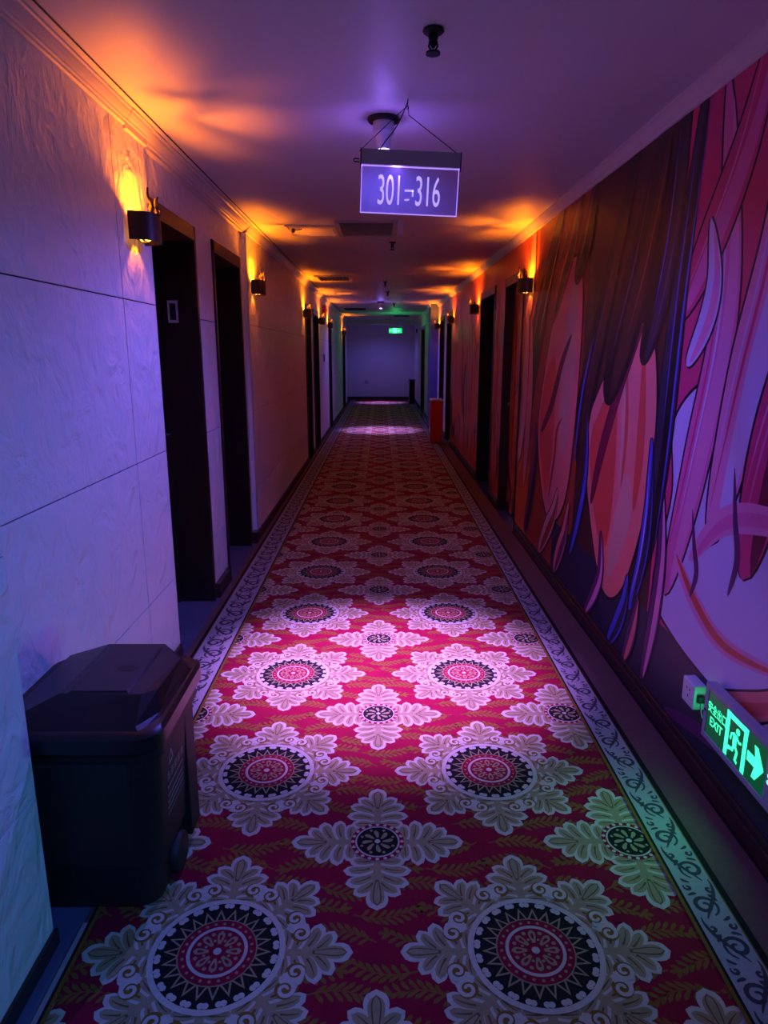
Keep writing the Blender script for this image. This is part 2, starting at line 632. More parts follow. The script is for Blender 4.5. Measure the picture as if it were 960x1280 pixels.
# ------------------------------------------------------------------ carpet
def clip(poly, ax, lim, keep_less):
    out = []
    n = len(poly)
    for i in range(n):
        p, q = poly[i], poly[(i + 1) % n]
        ip = (p[ax] <= lim) if keep_less else (p[ax] >= lim)
        iq = (q[ax] <= lim) if keep_less else (q[ax] >= lim)
        if ip:
            out.append(p)
        if ip != iq:
            t = (lim - p[ax]) / (q[ax] - p[ax])
            out.append((p[0] + (q[0] - p[0]) * t, p[1] + (q[1] - p[1]) * t))
    return out


CM = [mat('carpet_red', (0.19, 0.004, 0.022), 0.95, noise=0.25, nscale=14, bump=0.3, bscale=350, bdist=0.002, spec=0.1),
      mat('carpet_cream', (0.40, 0.38, 0.29), 0.95, noise=0.15, nscale=60, bump=0.3, bscale=350, bdist=0.002, spec=0.1),
      mat('carpet_beige', (0.25, 0.20, 0.10), 0.95, noise=0.2, nscale=60, bump=0.3, bscale=350, bdist=0.002, spec=0.1),
      mat('carpet_gold', (0.16, 0.085, 0.015), 0.95, noise=0.25, nscale=60, bump=0.3, bscale=350, bdist=0.002, spec=0.1),
      mat('carpet_black', (0.010, 0.010, 0.009), 0.95, noise=0.2, nscale=60, bump=0.3, bscale=350, bdist=0.002, spec=0.1),
      mat('carpet_brown_margin', (0.12, 0.065, 0.055), 0.95, noise=0.15, nscale=60, bump=0.3, bscale=350, bdist=0.002, spec=0.1),
      mat('carpet_grey_border', (0.27, 0.26, 0.25), 0.95, noise=0.15, nscale=60, bump=0.3, bscale=350, bdist=0.002, spec=0.1),
      mat('carpet_border_scroll', (0.045, 0.042, 0.048), 0.95, noise=0.2, nscale=60, bump=0.3, bscale=350, bdist=0.002, spec=0.1),
      mat('carpet_vein', (0.11, 0.072, 0.026), 0.95, noise=0.2, nscale=60, spec=0.1)]
VEIN = 8
RED, CREAM, BEIGE, GOLD, BLK, BROWN, GREYB, SCR = range(8)
TOP = 0.012
LAY = 0.0003


class Flat:
    """flat coloured shapes stacked in hair-thin woven layers"""
    def __init__(s):
        s.shapes = []     # (layer, mat, poly)

    def poly(s, layer, m, pts):
        s.shapes.append((layer, m, [(p[0], p[1]) for p in pts]))

    def circle(s, layer, m, c, r, n=28, ry=None):
        ry = ry or r
        s.poly(layer, m, [(c[0] + r * cos(2 * pi * k / n), c[1] + ry * sin(2 * pi * k / n)) for k in range(n)])

    def stroke(s, layer, m, pts, wd):
        """tapering ribbon as quads"""
        n = len(pts)
        L, R_ = [], []
        for i, p in enumerate(pts):
            q0, q1 = pts[max(i - 1, 0)], pts[min(i + 1, n - 1)]
            tx, ty = q1[0] - q0[0], q1[1] - q0[1]
            d = math.hypot(tx, ty) or 1
            ww = wd(i / (n - 1)) if callable(wd) else wd
            L.append((p[0] - ty / d * ww / 2, p[1] + tx / d * ww / 2))
            R_.append((p[0] + ty / d * ww / 2, p[1] - tx / d * ww / 2))
        for i in range(n - 1):
            s.poly(layer, m, [L[i], L[i + 1], R_[i + 1], R_[i]])

    def ring(s, layer, m, c, r0, r1, n=40):
        for k in range(n):
            a, b = 2 * pi * k / n, 2 * pi * (k + 1) / n
            s.poly(layer, m, [(c[0] + r0 * cos(a), c[1] + r0 * sin(a)), (c[0] + r1 * cos(a), c[1] + r1 * sin(a)),
                              (c[0] + r1 * cos(b), c[1] + r1 * sin(b)), (c[0] + r0 * cos(b), c[1] + r0 * sin(b))])

    def put(s, mb, dx, dy, z0, clips=(), flipx=False):
        for idx, (layer, m, poly) in enumerate(s.shapes):
            pl = [((-p[0] if flipx else p[0]) + dx, p[1] + dy) for p in poly]
            for ax, lim, less in clips:
                if pl:
                    pl = clip(pl, ax, lim, less)
            if len(pl) < 3:
                continue
            A = sum(pl[i][0] * pl[(i + 1) % len(pl)][1] - pl[(i + 1) % len(pl)][0] * pl[i][1] for i in range(len(pl)))
            if abs(A) < 1e-9:
                continue
            if A < 0:
                pl = pl[::-1]
            z = z0 + layer * LAY + (idx % 13) * LAY * 0.07
            mb.add([(p[0], p[1], z) for p in pl], [tuple(range(len(pl)))], m)


def rot(p, a, c=(0, 0)):
    return (c[0] + p[0] * cos(a) - p[1] * sin(a), c[1] + p[0] * sin(a) + p[1] * cos(a))


def lobe(base, ang, ln, wd, bend=0.0, n=9):
    """tear-drop lobe: narrow at the base, round at the tip"""
    up, dn = [], []
    for i in range(n + 1):
        t = i / n
        wv = wd * (0.35 + 0.65 * sin(pi * min(1, t * 0.62))) * math.sqrt(max(0.0, 1 - max(0, (t - 0.62) / 0.38) ** 2))
        a = ang + bend * t * t
        x = base[0] + ln * t * cos(ang + bend * t * 0.5)
        y = base[1] + ln * t * sin(ang + bend * t * 0.5)
        up.append((x - sin(a) * wv, y + cos(a) * wv))
        dn.append((x + sin(a) * wv, y - cos(a) * wv))
    return up + dn[::-1]


def palmette(fl, c, ang, r0, r1, width, scrolls=True, L0=2):
    """acanthus palmette whose axis runs from radius r0 to r1"""
    ln = r1 - r0

    def loc(u, v):
        return rot((r0 + u, v), ang, c)
    # spec: (start u, angle, length, width, bend)
    sp = [(0.40, 0.0, 0.60, 0.17, 0.0)]
    for k, (u, a, l, wd, bd) in enumerate([(0.38, 0.45, 0.50, 0.12, 0.75), (0.26, 0.72, 0.56, 0.125, 0.8), (0.12, 0.98, 0.56, 0.12, 0.8), (0.0, 1.22, 0.46, 0.11, 0.7)]):
        f = width / ln * 1.05
        sp.append((u, a, l * (0.8 + 0.2 * f), wd, bd))
        sp.append((u, -a, l * (0.8 + 0.2 * f), wd, -bd))
    for (u, a, l, wd, bd) in sp:
        b = loc(u * ln, 0)
        fl.poly(L0, CREAM, lobe(b, ang + a, l * ln, wd * ln, bd))
    # body
    fl.poly(L0, CREAM, [loc(-0.05 * ln, -0.16 * ln), loc(0.5 * ln, -0.16 * ln), loc(0.6 * ln, 0), loc(0.5 * ln, 0.16 * ln), loc(-0.05 * ln, 0.16 * ln)])
    for (u, a, l, wd, bd) in sp:
        b = loc(u * ln, 0)
        fl.poly(L0 + 1, BEIGE, lobe(b, ang + a, l * ln * 0.86, wd * ln * 0.68, bd))
    fl.poly(L0 + 1, BEIGE, [loc(0, -0.06 * ln), loc(0.5 * ln, -0.06 * ln), loc(0.55 * ln, 0), loc(0.5 * ln, 0.06 * ln), loc(0, 0.06 * ln)])
    # veins
    for (u, a, l, wd, bd) in sp[1:]:
        b = loc(u * ln, 0)
        pts = []
        for i in range(6):
            t = 0.25 + i / 5 * 0.5
            aa = ang + a + bd * t * 0.5
            pts.append((b[0] + l * ln * t * cos(aa), b[1] + l * ln * t * sin(aa)))
        fl.stroke(L0 + 2, VEIN, pts, lambda t: 0.0060 * (1 - t * 0.7))
    tip = loc(0.80 * ln, 0)
    fl.poly(L0 + 2, VEIN, lobe(loc(0.42 * ln, 0), ang, 0.50 * ln, 0.070 * ln))
    fl.poly(L0 + 3, BEIGE, lobe(loc(0.46 * ln, 0), ang, 0.44 * ln, 0.050 * ln))


def spiral(fl, c, ang, r, m_line, m_fill, L0, flip=1, turns=1.35, wd=0.012):
    fl.circle(L0, m_fill, c, r * 1.0, 18)
    pts = []
    for i in range(22):
        t = i / 21
        rr = r * (1 - 0.80 * t)
        a = ang + flip * turns * 2 * pi * t
        pts.append((c[0] + rr * cos(a), c[1] + rr * sin(a)))
    fl.stroke(L0 + 1, m_line, pts, lambda t: wd * (1 - 0.45 * t))


# --- medallion
med = Flat()
for k in range(8):
    a = k * pi / 4
    palmette(med, (0, 0), a + 0.0, 0.165, 0.345 if k % 2 == 0 else 0.335, 0.17)
for k in range(8):
    a = k * pi / 4 + pi / 8
    for sg in (-1, 1):
        cc = rot((0.212, sg * 0.026), a)
        spiral(med, cc, a + pi + sg * 0.5, 0.026, CREAM, BLK if False else GOLD, 6, flip=sg, wd=0.013)
    med.circle(6, RED, rot((0.262, 0), a), 0.012, 10)
med.circle(8, CREAM, (0, 0), 0.172, 48)
med.circle(9, BLK, (0, 0), 0.157, 48)
for k in range(22):
    a = 2 * pi * (k + 0.5) / 22
    med.circle(10, CREAM, rot((0.148, 0.0055), a), 0.0085, 9)
    med.circle(10, CREAM, rot((0.148, -0.0055), a), 0.0085, 9)
NR = 22
star, star2 = [], []
for k in range(NR):
    a = 2 * pi * k / NR
    star += [rot((0.104, 0), a), rot((0.134, 0), a + pi / NR)]
    star2 += [rot((0.097, 0), a), rot((0.122, 0), a + pi / NR)]
for k in range(NR):
    a0 = 2 * pi * k / NR - pi / NR
    med.poly(11, BEIGE, [rot((0.096, -0.0155), a0 + pi / NR), rot((0.137, 0), a0 + pi / NR), rot((0.096, 0.0155), a0 + pi / NR)])
    med.poly(12, BLK, [rot((0.096, -0.0100), a0 + pi / NR), rot((0.125, 0), a0 + pi / NR), rot((0.096, 0.0100), a0 + pi / NR)])
med.circle(13, BEIGE, (0, 0), 0.1005, 40)
med.circle(14, RED, (0, 0), 0.0975, 40)
for k in range(24):
    med.circle(15, BEIGE, rot((0.0865, 0), 2 * pi * k / 24), 0.0042, 7)
med.circle(15, CREAM, (0, 0), 0.0765, 36)
med.circle(16, RED, (0, 0), 0.0680, 36)
for k in range(8):
    a = k * pi / 4
    med.poly(17, BEIGE, lobe(rot((0.022, 0), a), a, 0.040, 0.010, 0, 6))
    med.poly(18, RED, lobe(rot((0.034, 0), a), a, 0.018, 0.0045, 0, 5))
    med.circle(17, BEIGE, rot((0.055, 0), a + pi / 8), 0.0055, 8)
    med.circle(17, BEIGE, rot((0.034, 0), a + pi / 8), 0.004, 8)
med.circle(17, CREAM, (0, 0), 0.0105, 12)
# --- four-armed cross
cro = Flat()
for k in range(4):
    palmette(cro, (0, 0), k * pi / 2, 0.078, 0.268, 0.15)
cro.circle(8, BEIGE, (0, 0), 0.088, 32)
cro.circle(9, RED, (0, 0), 0.083, 32)
for k in range(20):
    cro.circle(10, CREAM, rot((0.0765, 0), 2 * pi * k / 20), 0.006, 7)
cro.circle(10, CREAM, (0, 0), 0.069, 30)
cro.circle(11, BLK, (0, 0), 0.064, 30)
for k in range(8):
    a = k * pi / 4
    cro.poly(12, BEIGE, lobe(rot((0.016, 0), a), a, 0.034, 0.007, 0.5, 6))
    cro.circle(12, BEIGE, rot((0.052, 0), a + pi / 8), 0.005, 7)
cro.circle(12, CREAM, (0, 0), 0.009, 10)


# --- fern sprig
def sprig(ln, bend):
    fl = Flat()
    pts = []
    for i in range(9):
        t = i / 8
        pts.append((ln * t - ln / 2, bend * ln * sin(pi * t) * 0.5))
    fl.stroke(1, GOLD, pts, lambda t: 0.0045 * (1 - 0.5 * t))
    for i in range(1, 9):
        p = pts[i]
        t = i / 8
        l = 0.042 * (1 - 0.55 * abs(t - 0.45))
        for sg in (-1, 1):
            fl.poly(1, GOLD, lobe(p, sg * 0.62, l, 0.0058, sg * 0.25, 4))
    fl.poly(1, GOLD, lobe(pts[-1], 0, 0.035, 0.006, 0, 4))
    return fl


def rotated(fl, a, dx=0, dy=0):
    o = Flat()
    o.shapes = [(l, m, [rot(p, a, (dx, dy)) for p in pl]) for l, m, pl in fl.shapes]
    return o


PER = 0.7735
XC = -0.012
Y_M = 1.44
field = Flat()
rr = random.Random(3)
for iy in range(9):
    for ix in range(9):
        x = -0.80 + ix * 0.205 + (0.10 if iy % 2 else 0)
        y = iy * PER / 9
        sp_ = sprig(0.17, rr.choice((-0.25, 0.25)))
        field.shapes += rotated(sp_, rr.choice((0.12, -0.12, pi - 0.15, pi + 0.15)), x, y).shapes
# coarser twins for the far stretch keep the mesh small
cm = MB()
YC0, YC1 = 0.2, 21.9
CL, CR = -0.99, 1.112


def quad(layer, m, x0, y0, x1, y1):
    z = TOP + layer * LAY
    cm.add([(x0, y0, z), (x1, y0, z), (x1, y1, z), (x0, y1, z)], [(0, 1, 2, 3)], m)


# body (narrow beside the pilaster)
cm.box((-0.795, -2.0, 0.001), (CR, 1.64, TOP), BROWN)
cm.box((CL, 1.64, 0.001), (CR, 13.98, TOP), BROWN)
cm.box((CL, 13.98, 0.001), (0.975, YC1, TOP), BROWN)
IL, IR = -0.770, 0.835
OL, OR_ = -0.945, 0.955
quad(0.5, RED, IL, -2.0, IR, YC1)
clips = [(0, IL - 0.004, False), (0, IR + 0.004, True)]
k = -4
while Y_M + k * PER < YC1 - 0.4:
    ym = Y_M + k * PER
    yc_ = ym + PER / 2 + 0.015
    if ym > 0.4:
        field.put(cm, XC, ym - PER / 2, TOP, clips + [(1, YC1, True)])
        for sx in (-0.405, 0.405):
            med.put(cm, XC + sx, ym, TOP, clips)
        for sx in (-0.785, 0, 0.785):
            cro.put(cm, XC + sx, yc_, TOP, clips)
    k += 1
# borders
for (a, b, ya, left) in ((OL, IL, 1.64, True), (IR, OR_, -2.0, False)):
    quad(22, GREYB, a, ya, b, YC1)
quad(22, GREYB, -0.795, -2.0, IL, 1.53)
for x0, x1, ya, m in ((IL - 0.004, IL + 0.006, -2, GOLD), (IL - 0.012, IL - 0.004, -2, BLK), (IR - 0.006, IR + 0.004, -2, GOLD), (IR + 0.004, IR + 0.012, -2, BLK),
                      (OL - 0.008, OL + 0.008, 1.64, BLK), (OR_ - 0.003, OR_ + 0.016, -2, BLK), (OL + 0.008, OL + 0.012, 1.64, GOLD), (OR_ - 0.007, OR_ - 0.003, -2, GOLD)):
    quad(23, m, x0, ya, x1, YC1)


def border_motif(wd):
    fl = Flat()
    h = 0.105
    sg = 1
    # large scroll with two smaller curls
    def spi(c, r, a0, turns, f, w0):
        pts = [(c[0] + r * (1 - 0.82 * i / 23) * cos(a0 + f * turns * 2 * pi * i / 23), c[1] + r * (1 - 0.82 * i / 23) * sin(a0 + f * turns * 2 * pi * i / 23)) for i in range(24)]
        fl.stroke(24, SCR, pts, lambda t: 1.5 * w0 * (0.5 + 0.8 * sin(pi * t)))
    s_ = wd / 0.125
    spi((-0.012 * s_, 0.0), 0.041 * s_, -1.2, 1.5, 1, 0.007 * s_)
    spi((0.030 * s_, 0.058), 0.016 * s_, 1.0, 1.1, -1, 0.005 * s_)
    spi((-0.034 * s_, 0.066), 0.013 * s_, 2.4, 1.0, 1, 0.005 * s_)
    pts = [(0.046 * s_ * sin(2.4 * t - 0.6), -0.045 + 0.14 * t) for t in [i / 12 for i in range(13)]]
    fl.stroke(24, SCR, pts, lambda t: 0.009 * s_ * (0.4 + sin(pi * t)))
    fl.poly(24, SCR, lobe((0.034 * s_, 0.015), 1.9, 0.03, 0.006, 0.6, 5))
    fl.poly(24, SCR, lobe((-0.046 * s_, 0.036), 0.6, 0.028, 0.005, -0.6, 5))
    fl.poly(24, SCR, lobe((0.018 * s_, -0.05), 0.2, 0.026, 0.005, 0.7, 5))
    return fl


bR = border_motif(0.112)
bL = border_motif(0.150)
y = 0.5
i = 0
while y < YC1 - 0.1:
    bR.put(cm, (IR + OR_) / 2 + 0.005, y, TOP, [], flipx=bool(i % 2))
    if y > 1.72:
        bL.put(cm, (IL + OL) / 2, y, TOP, [], flipx=not bool(i % 2))
    y += 0.135
    i += 1
carpet = cm.build('carpet', CM)
tag(carpet, 'long red corridor carpet with cream medallions, gold ferns and scrolled border', 'carpet')

# ------------------------------------------------------------------ mural on the right wall (plain flowing ribbons and petals)
MC = {}


def mm(name, c):
    MC[name] = len(MMATS)
    MMATS.append(mat('mural_' + name, c, 0.42, noise=0.06, nscale=6))


MMATS = []
for nme, c in dict(magenta=(0.62, 0.035, 0.15), pink=(0.68, 0.13, 0.33), rose=(0.70, 0.23, 0.42), lav=(0.56, 0.46, 0.67), wine=(0.17, 0.006, 0.035), black=(0.008, 0.006, 0.008),
                   brown=(0.055, 0.018, 0.014), salmon=(0.74, 0.18, 0.15), coral=(0.66, 0.075, 0.05), blue=(0.06, 0.07, 0.55), navy=(0.020, 0.022, 0.045), orange=(0.68, 0.14, 0.03),
                   rust=(0.34, 0.045, 0.018), peach=(0.62, 0.27, 0.22), plum=(0.12, 0.02, 0.10), skin=(0.62, 0.34, 0.40)).items():
    mm(nme, c)


def bez(p, n=14):
    """Catmull-Rom closed outline through p"""
    out = []
    N = len(p)
    for i in range(N):
        p0, p1, p2, p3 = p[i - 1], p[i], p[(i + 1) % N], p[(i + 2) % N]
        for k in range(n):
            t = k / n
            out.append(tuple(0.5 * ((2 * p1[j]) + (-p0[j] + p2[j]) * t + (2 * p0[j] - 5 * p1[j] + 4 * p2[j] - p3[j]) * t * t + (-p0[j] + 3 * p1[j] - 3 * p2[j] + p3[j]) * t ** 3) for j in (0, 1)))
    return out


def curve(p, n=10):
    out = []
    N = len(p)
    for i in range(N - 1):
        p0, p1, p2, p3 = p[max(i - 1, 0)], p[i], p[i + 1], p[min(i + 2, N - 1)]
        for k in range(n):
            t = k / n
            out.append(tuple(0.5 * ((2 * p1[j]) + (-p0[j] + p2[j]) * t + (2 * p0[j] - 5 * p1[j] + 4 * p2[j] - p3[j]) * t * t + (-p0[j] + 3 * p1[j] - 3 * p2[j] + p3[j]) * t ** 3) for j in (0, 1)))
    out.append(p[-1])
    return out


mural = Flat()
ML = [0]


def blade(spine, wd, fill, line='black', lw=0.012, inner=None, streaks=(), tip=True):
    """a long petal along a spine: dark outline, fill, an inner second tone and fine streaks"""
    s = curve(spine)
    n = len(s)

    def prof(t):
        return max(0.004, wd * (sin(pi * min(1, t ** 0.8)) ** 0.75 if tip else (1 - 0.8 * t)))
    L = ML[0]
    if line:
        mural.stroke(L, MC[line], s, lambda t: prof(t) + 2 * lw)
    mural.stroke(L + 1, MC[fill], s, prof)
    if inner:
        m = [(p[0], p[1]) for p in s[int(n * 0.05):int(n * 0.95)]]
        mural.stroke(L + 2, MC[inner], [(p[0] - wd * 0.16, p[1]) for p in m], lambda t: prof(t) * 0.45)
    for (off, c, sw, a, b) in streaks:
        m = s[int(n * a):max(int(n * b), int(n * a) + 3)]
        mural.stroke(L + 3, MC[c], [(p[0] + off * wd, p[1]) for p in m], lambda t: sw * (0.15 + sin(pi * t)))
    ML[0] += 4


def patch(pts, fill, line=None, lw=0.01):
    o = bez(pts, 8)
    L = ML[0]
    mural.poly(L, MC[fill], o)
    if line:
        mural.stroke(L + 1, MC[line], o + [o[0]], lw)
    ML[0] += 2


def rectp(y0, z0, y1, z1, fill):
    mural.poly(ML[0], MC[fill], [(y0, z0), (y1, z0), (y1, z1), (y0, z1)])
    ML[0] += 1


# ground colours
rectp(-0.5, 0.1, 2.75, 2.36, 'magenta')
rectp(2.75, 0.1, 3.95, 2.36, 'brown')
rectp(3.95, 0.1, 5.2, 2.36, 'rust')
rectp(5.2, 0.1, 12.6, 2.36, 'orange')
rectp(-0.5, 0.1, 4.4, 0.42, 'navy')
# zone 1: pale lavender field below, pink ribbons fanning out above
patch([(2.72, 0.55), (2.62, 0.95), (2.66, 1.25), (2.35, 1.42), (1.9, 1.30), (1.2, 1.25), (0.6, 1.2), (0.6, 0.45), (1.3, 0.30), (2.0, 0.36), (2.5, 0.42)], 'lav', 'black', 0.014)
blade([(2.60, 0.55), (2.45, 1.1), (2.35, 1.7), (2.50, 2.4)], 0.20, 'pink', inner='rose', streaks=[(0.15, 'lav', 0.012, 0.2, 0.9), (0.3, 'magenta', 0.012, 0.1, 0.8)])
blade([(2.28, 0.85), (2.16, 1.4), (2.05, 1.9), (2.10, 2.5)], 0.26, 'rose', inner='lav', streaks=[(0.2, 'magenta', 0.016, 0.1, 0.9), (0.32, 'lav', 0.01, 0.2, 0.8)])
blade([(2.05, 0.80), (1.95, 1.3), (1.72, 1.8), (1.35, 2.4)], 0.26, 'magenta', inner='wine', streaks=[(0.2, 'pink', 0.014, 0.1, 0.9), (0.34, 'rose', 0.01, 0.2, 0.8)])
blade([(1.75, 0.95), (1.60, 1.25), (1.35, 1.6), (0.9, 2.0)], 0.22, 'wine', inner='magenta', streaks=[(0.25, 'pink', 0.012, 0.2, 0.9)])
blade([(2.72, 1.62), (2.52, 1.85), (2.32, 2.15), (2.2, 2.5)], 0.20, 'magenta', inner='pink', streaks=[(0.2, 'rose', 0.010, 0.2, 0.9)])
blade([(1.95, 1.75), (1.8, 2.0), (1.72, 2.2), (1.7, 2.55)], 0.22, 'rose', inner='pink', streaks=[(0.2, 'lav', 0.012, 0.1, 0.9)])
blade([(2.60, 1.45), (2.48, 1.6), (2.45, 1.75), (2.52, 1.95)], 0.12, 'lav', inner='rose')
blade([(2.42, 0.75), (2.2, 0.95), (1.9, 1.02), (1.5, 1.05)], 0.10, 'rose', line=None, inner='pink')
blade([(2.55, 0.75), (2.35, 0.62), (2.10, 0.55), (1.7, 0.62)], 0.08, 'rose', line=None, inner='coral')
blade([(2.20, 0.32), (1.98, 0.40), (1.78, 0.52), (1.6, 0.72)], 0.09, 'salmon', inner='coral', lw=0.008)
for (a, b, c) in ((2.38, 0.62, 0.20), (2.12, 0.72, 0.26), (1.82, 0.80, 0.22)):
    blade([(a, b), (a - 0.03, b + c * 0.5), (a + 0.01, b + c), (a + 0.05, b + c * 1.6)], 0.035, 'plum', line=None)
blade([(2.75, 0.10), (2.68, 0.4), (2.66, 0.7), (2.72, 1.0)], 0.10, 'plum', inner='rose')
blade([(2.5, 0.1), (2.2, 0.18), (1.9, 0.22), (1.5, 0.2)], 0.06, 'plum', line=None)
# zone 2: near-black plume with blue rims, salmon petal under it
blade([(2.80, 0.62), (2.75, 1.1), (2.72, 1.75), (2.64, 2.5)], 0.16, 'navy', inner='black', streaks=[(-0.34, 'blue', 0.014, 0.1, 0.95), (0.1, 'blue', 0.008, 0.4, 0.9)])
patch([(3.78, 0.95), (3.72, 1.2), (3.35, 1.52), (3.0, 1.62), (2.84, 1.3), (2.86, 0.85), (3.05, 0.42), (3.30, 0.30), (3.55, 0.52)], 'salmon', 'black', 0.016)
patch([(3.70, 0.98), (3.60, 1.18), (3.36, 1.34), (3.28, 0.98), (3.32, 0.55), (3.52, 0.62)], 'coral')
patch([(3.28, 0.40), (3.12, 0.55), (3.02, 0.8), (3.12, 0.95), (3.24, 0.72)], 'peach')
blade([(3.20, 0.85), (3.18, 1.1), (3.22, 1.35), (3.3, 1.6)], 0.10, 'peach', line=None, inner='coral')
blade([(3.00, 0.8), (2.98, 1.05), (3.0, 1.3), (3.04, 1.55)], 0.09, 'coral', line=None)
blade([(3.62, 0.7), (3.50, 1.0), (3.32, 1.30), (3.06, 1.62)], 0.09, 'wine', lw=0.006)
blade([(3.90, 0.85), (3.84, 1.25), (3.60, 1.75), (3.25, 2.45)], 0.26, 'black', inner='brown', streaks=[(0.3, 'blue', 0.022, 0.05, 0.6), (0.05, 'plum', 0.012, 0.3, 0.9)])
blade([(3.50, 1.25), (3.30, 1.6), (3.12, 1.95), (2.95, 2.45)], 0.34, 'black', inner='brown', streaks=[(0.25, 'plum', 0.014, 0.2, 0.9), (-0.2, 'rust', 0.010, 0.3, 0.9)])
blade([(3.05, 1.45), (2.92, 1.7), (2.84, 2.0), (2.80, 2.5)], 0.20, 'black', inner='navy', streaks=[(0.15, 'blue', 0.010, 0.3, 0.9), (-0.2, 'plum', 0.008, 0.1, 0.8)])
blade([(2.95, 0.35), (2.86, 0.6), (2.83, 0.85), (2.86, 1.15)], 0.10, 'blue', inner='navy', streaks=[(0.2, 'lav', 0.008, 0.1, 0.9)])
blade([(3.98, 0.30), (3.85, 0.55), (3.76, 0.85), (3.80, 1.2)], 0.12, 'navy', inner='blue')
blade([(3.60, 0.08), (3.45, 0.25), (3.38, 0.4), (3.42, 0.6)], 0.10, 'plum', inner='rose')
blade([(3.20, 0.08), (3.10, 0.2), (3.02, 0.35), (3.0, 0.5)], 0.10, 'blue', inner='navy')
blade([(2.98, 0.08), (2.92, 0.2), (2.88, 0.32), (2.86, 0.45)], 0.09, 'plum', inner='salmon')
# zone 3: salmon and orange petals beyond
patch([(4.95, 0.95), (4.85, 1.35), (4.60, 1.80), (4.25, 2.05), (4.02, 1.85), (4.00, 1.2), (4.12, 0.62), (4.45, 0.38), (4.75, 0.55)], 'salmon', 'black', 0.018)
patch([(4.90, 0.95), (4.78, 1.35), (4.55, 1.45), (4.50, 0.95), (4.62, 0.55)], 'coral')
patch([(4.40, 1.2), (4.30, 1.8), (4.12, 1.86), (4.10, 1.25), (4.25, 0.85)], 'peach')
blade([(4.85, 0.95), (4.6, 1.15), (4.40, 1.42), (4.2, 1.6)], 0.08, 'wine', lw=0.006)
blade([(4.55, 0.55), (4.45, 0.8), (4.42, 1.0), (4.3, 1.1)], 0.05, 'rust', line=None)
blade([(5.3, 1.0), (5.2, 1.5), (4.95, 1.9), (4.5, 2.45)], 0.34, 'brown', inner='black', streaks=[(0.25, 'rust', 0.02, 0.2, 0.9), (-0.3, 'orange', 0.02, 0.4, 0.95)])
blade([(4.7, 1.7), (4.5, 1.95), (4.3, 2.15), (4.1, 2.45)], 0.22, 'rust', inner='brown', streaks=[(0.2, 'orange', 0.02, 0.2, 0.9)])
blade([(4.2, 1.9), (4.05, 2.05), (3.96, 2.2), (3.85, 2.45)], 0.20, 'brown', inner='black', streaks=[(0.2, 'rust', 0.014, 0.2, 0.9)])
blade([(4.75, 0.10), (4.55, 0.3), (4.40, 0.45), (4.30, 0.65)], 0.16, 'peach', inner='rust')
blade([(4.30, 0.10), (4.2, 0.25), (4.1, 0.4), (4.04, 0.62)], 0.14, 'salmon', inner='plum')
blade([(5.25, 0.12), (5.1, 0.4), (5.0, 0.7), (5.02, 1.0)], 0.18, 'plum', inner='black')
blade([(5.62, 0.6), (5.50, 1.0), (5.48, 1.5), (5.55, 2.3)], 0.22, 'peach', inner='skin', streaks=[(0.2, 'coral', 0.02, 0.2, 0.9)])
blade([(5.42, 1.75), (5.40, 2.0), (5.38, 2.2), (5.36, 2.5)], 0.22, 'peach', inner='skin')  # pale peach puts the wall lamp's glow into the print
blade([(5.36, 0.45), (5.30, 0.9), (5.28, 1.3), (5.34, 1.75)], 0.18, 'salmon', inner='peach')
# beyond the doors: long upright streaks
rs = random.Random(11)
for i in range(40):
    y = 5.75 + i * 0.165
    z = rs.uniform(0.0, 0.9)
    h = rs.uniform(0.7, 1.7)
    d = rs.uniform(-0.25, 0.25)
    f_ = rs.choice(['orange', 'peach', 'coral', 'salmon', 'rust', 'orange', 'plum' if y > 9.3 and z < 0.5 else 'peach', 'brown'])
    blade([(y, z), (y + d * 0.3, z + h * 0.35), (y + d * 0.1, z + h * 0.7), (y + d, z + h)], rs.uniform(0.18, 0.42), f_, 'black', 0.014,
          inner=rs.choice(['orange', 'peach', 'salmon', 'orange']), streaks=[(0.2, rs.choice(['peach', 'wine', 'rust']), 0.03, 0.2, 0.9)])
    if i % 2:
        blade([(y + 0.08, z * 0.5), (y + 0.02, z * 0.5 + 0.2), (y + 0.14, z * 0.5 + 0.4), (y + 0.10, z * 0.5 + 0.62)], 0.09, rs.choice(['black', 'wine', 'plum']), None)


def mural_put(mb, y0, z0, y1, z1, x, mb_off=(0, 0)):
    tmp = {}
    for layer, m, poly in mural.shapes:
        ys = [p[0] for p in poly]
        zs = [p[1] for p in poly]
        if max(ys) < y0 or min(ys) > y1 or max(zs) < z0 or min(zs) > z1:
            continue
        pl = poly
        for ax, lim, less in ((0, y0, False), (0, y1, True), (1, z0, False), (1, z1, True)):
            if pl:
                pl = clip(pl, ax, lim, less)
        if len(pl) < 3:
            continue
        A = sum(pl[i][0] * pl[(i + 1) % len(pl)][1] - pl[(i + 1) % len(pl)][0] * pl[i][1] for i in range(len(pl)))
        if abs(A) < 1e-9:
            continue
        if A > 0:
            pl = pl[::-1]
        xx = x - 0.001 - layer * 0.00002
        mb.add([(xx, p[0] - mb_off[0], p[1] - mb_off[1]) for p in pl], [tuple(range(len(pl)))], m)


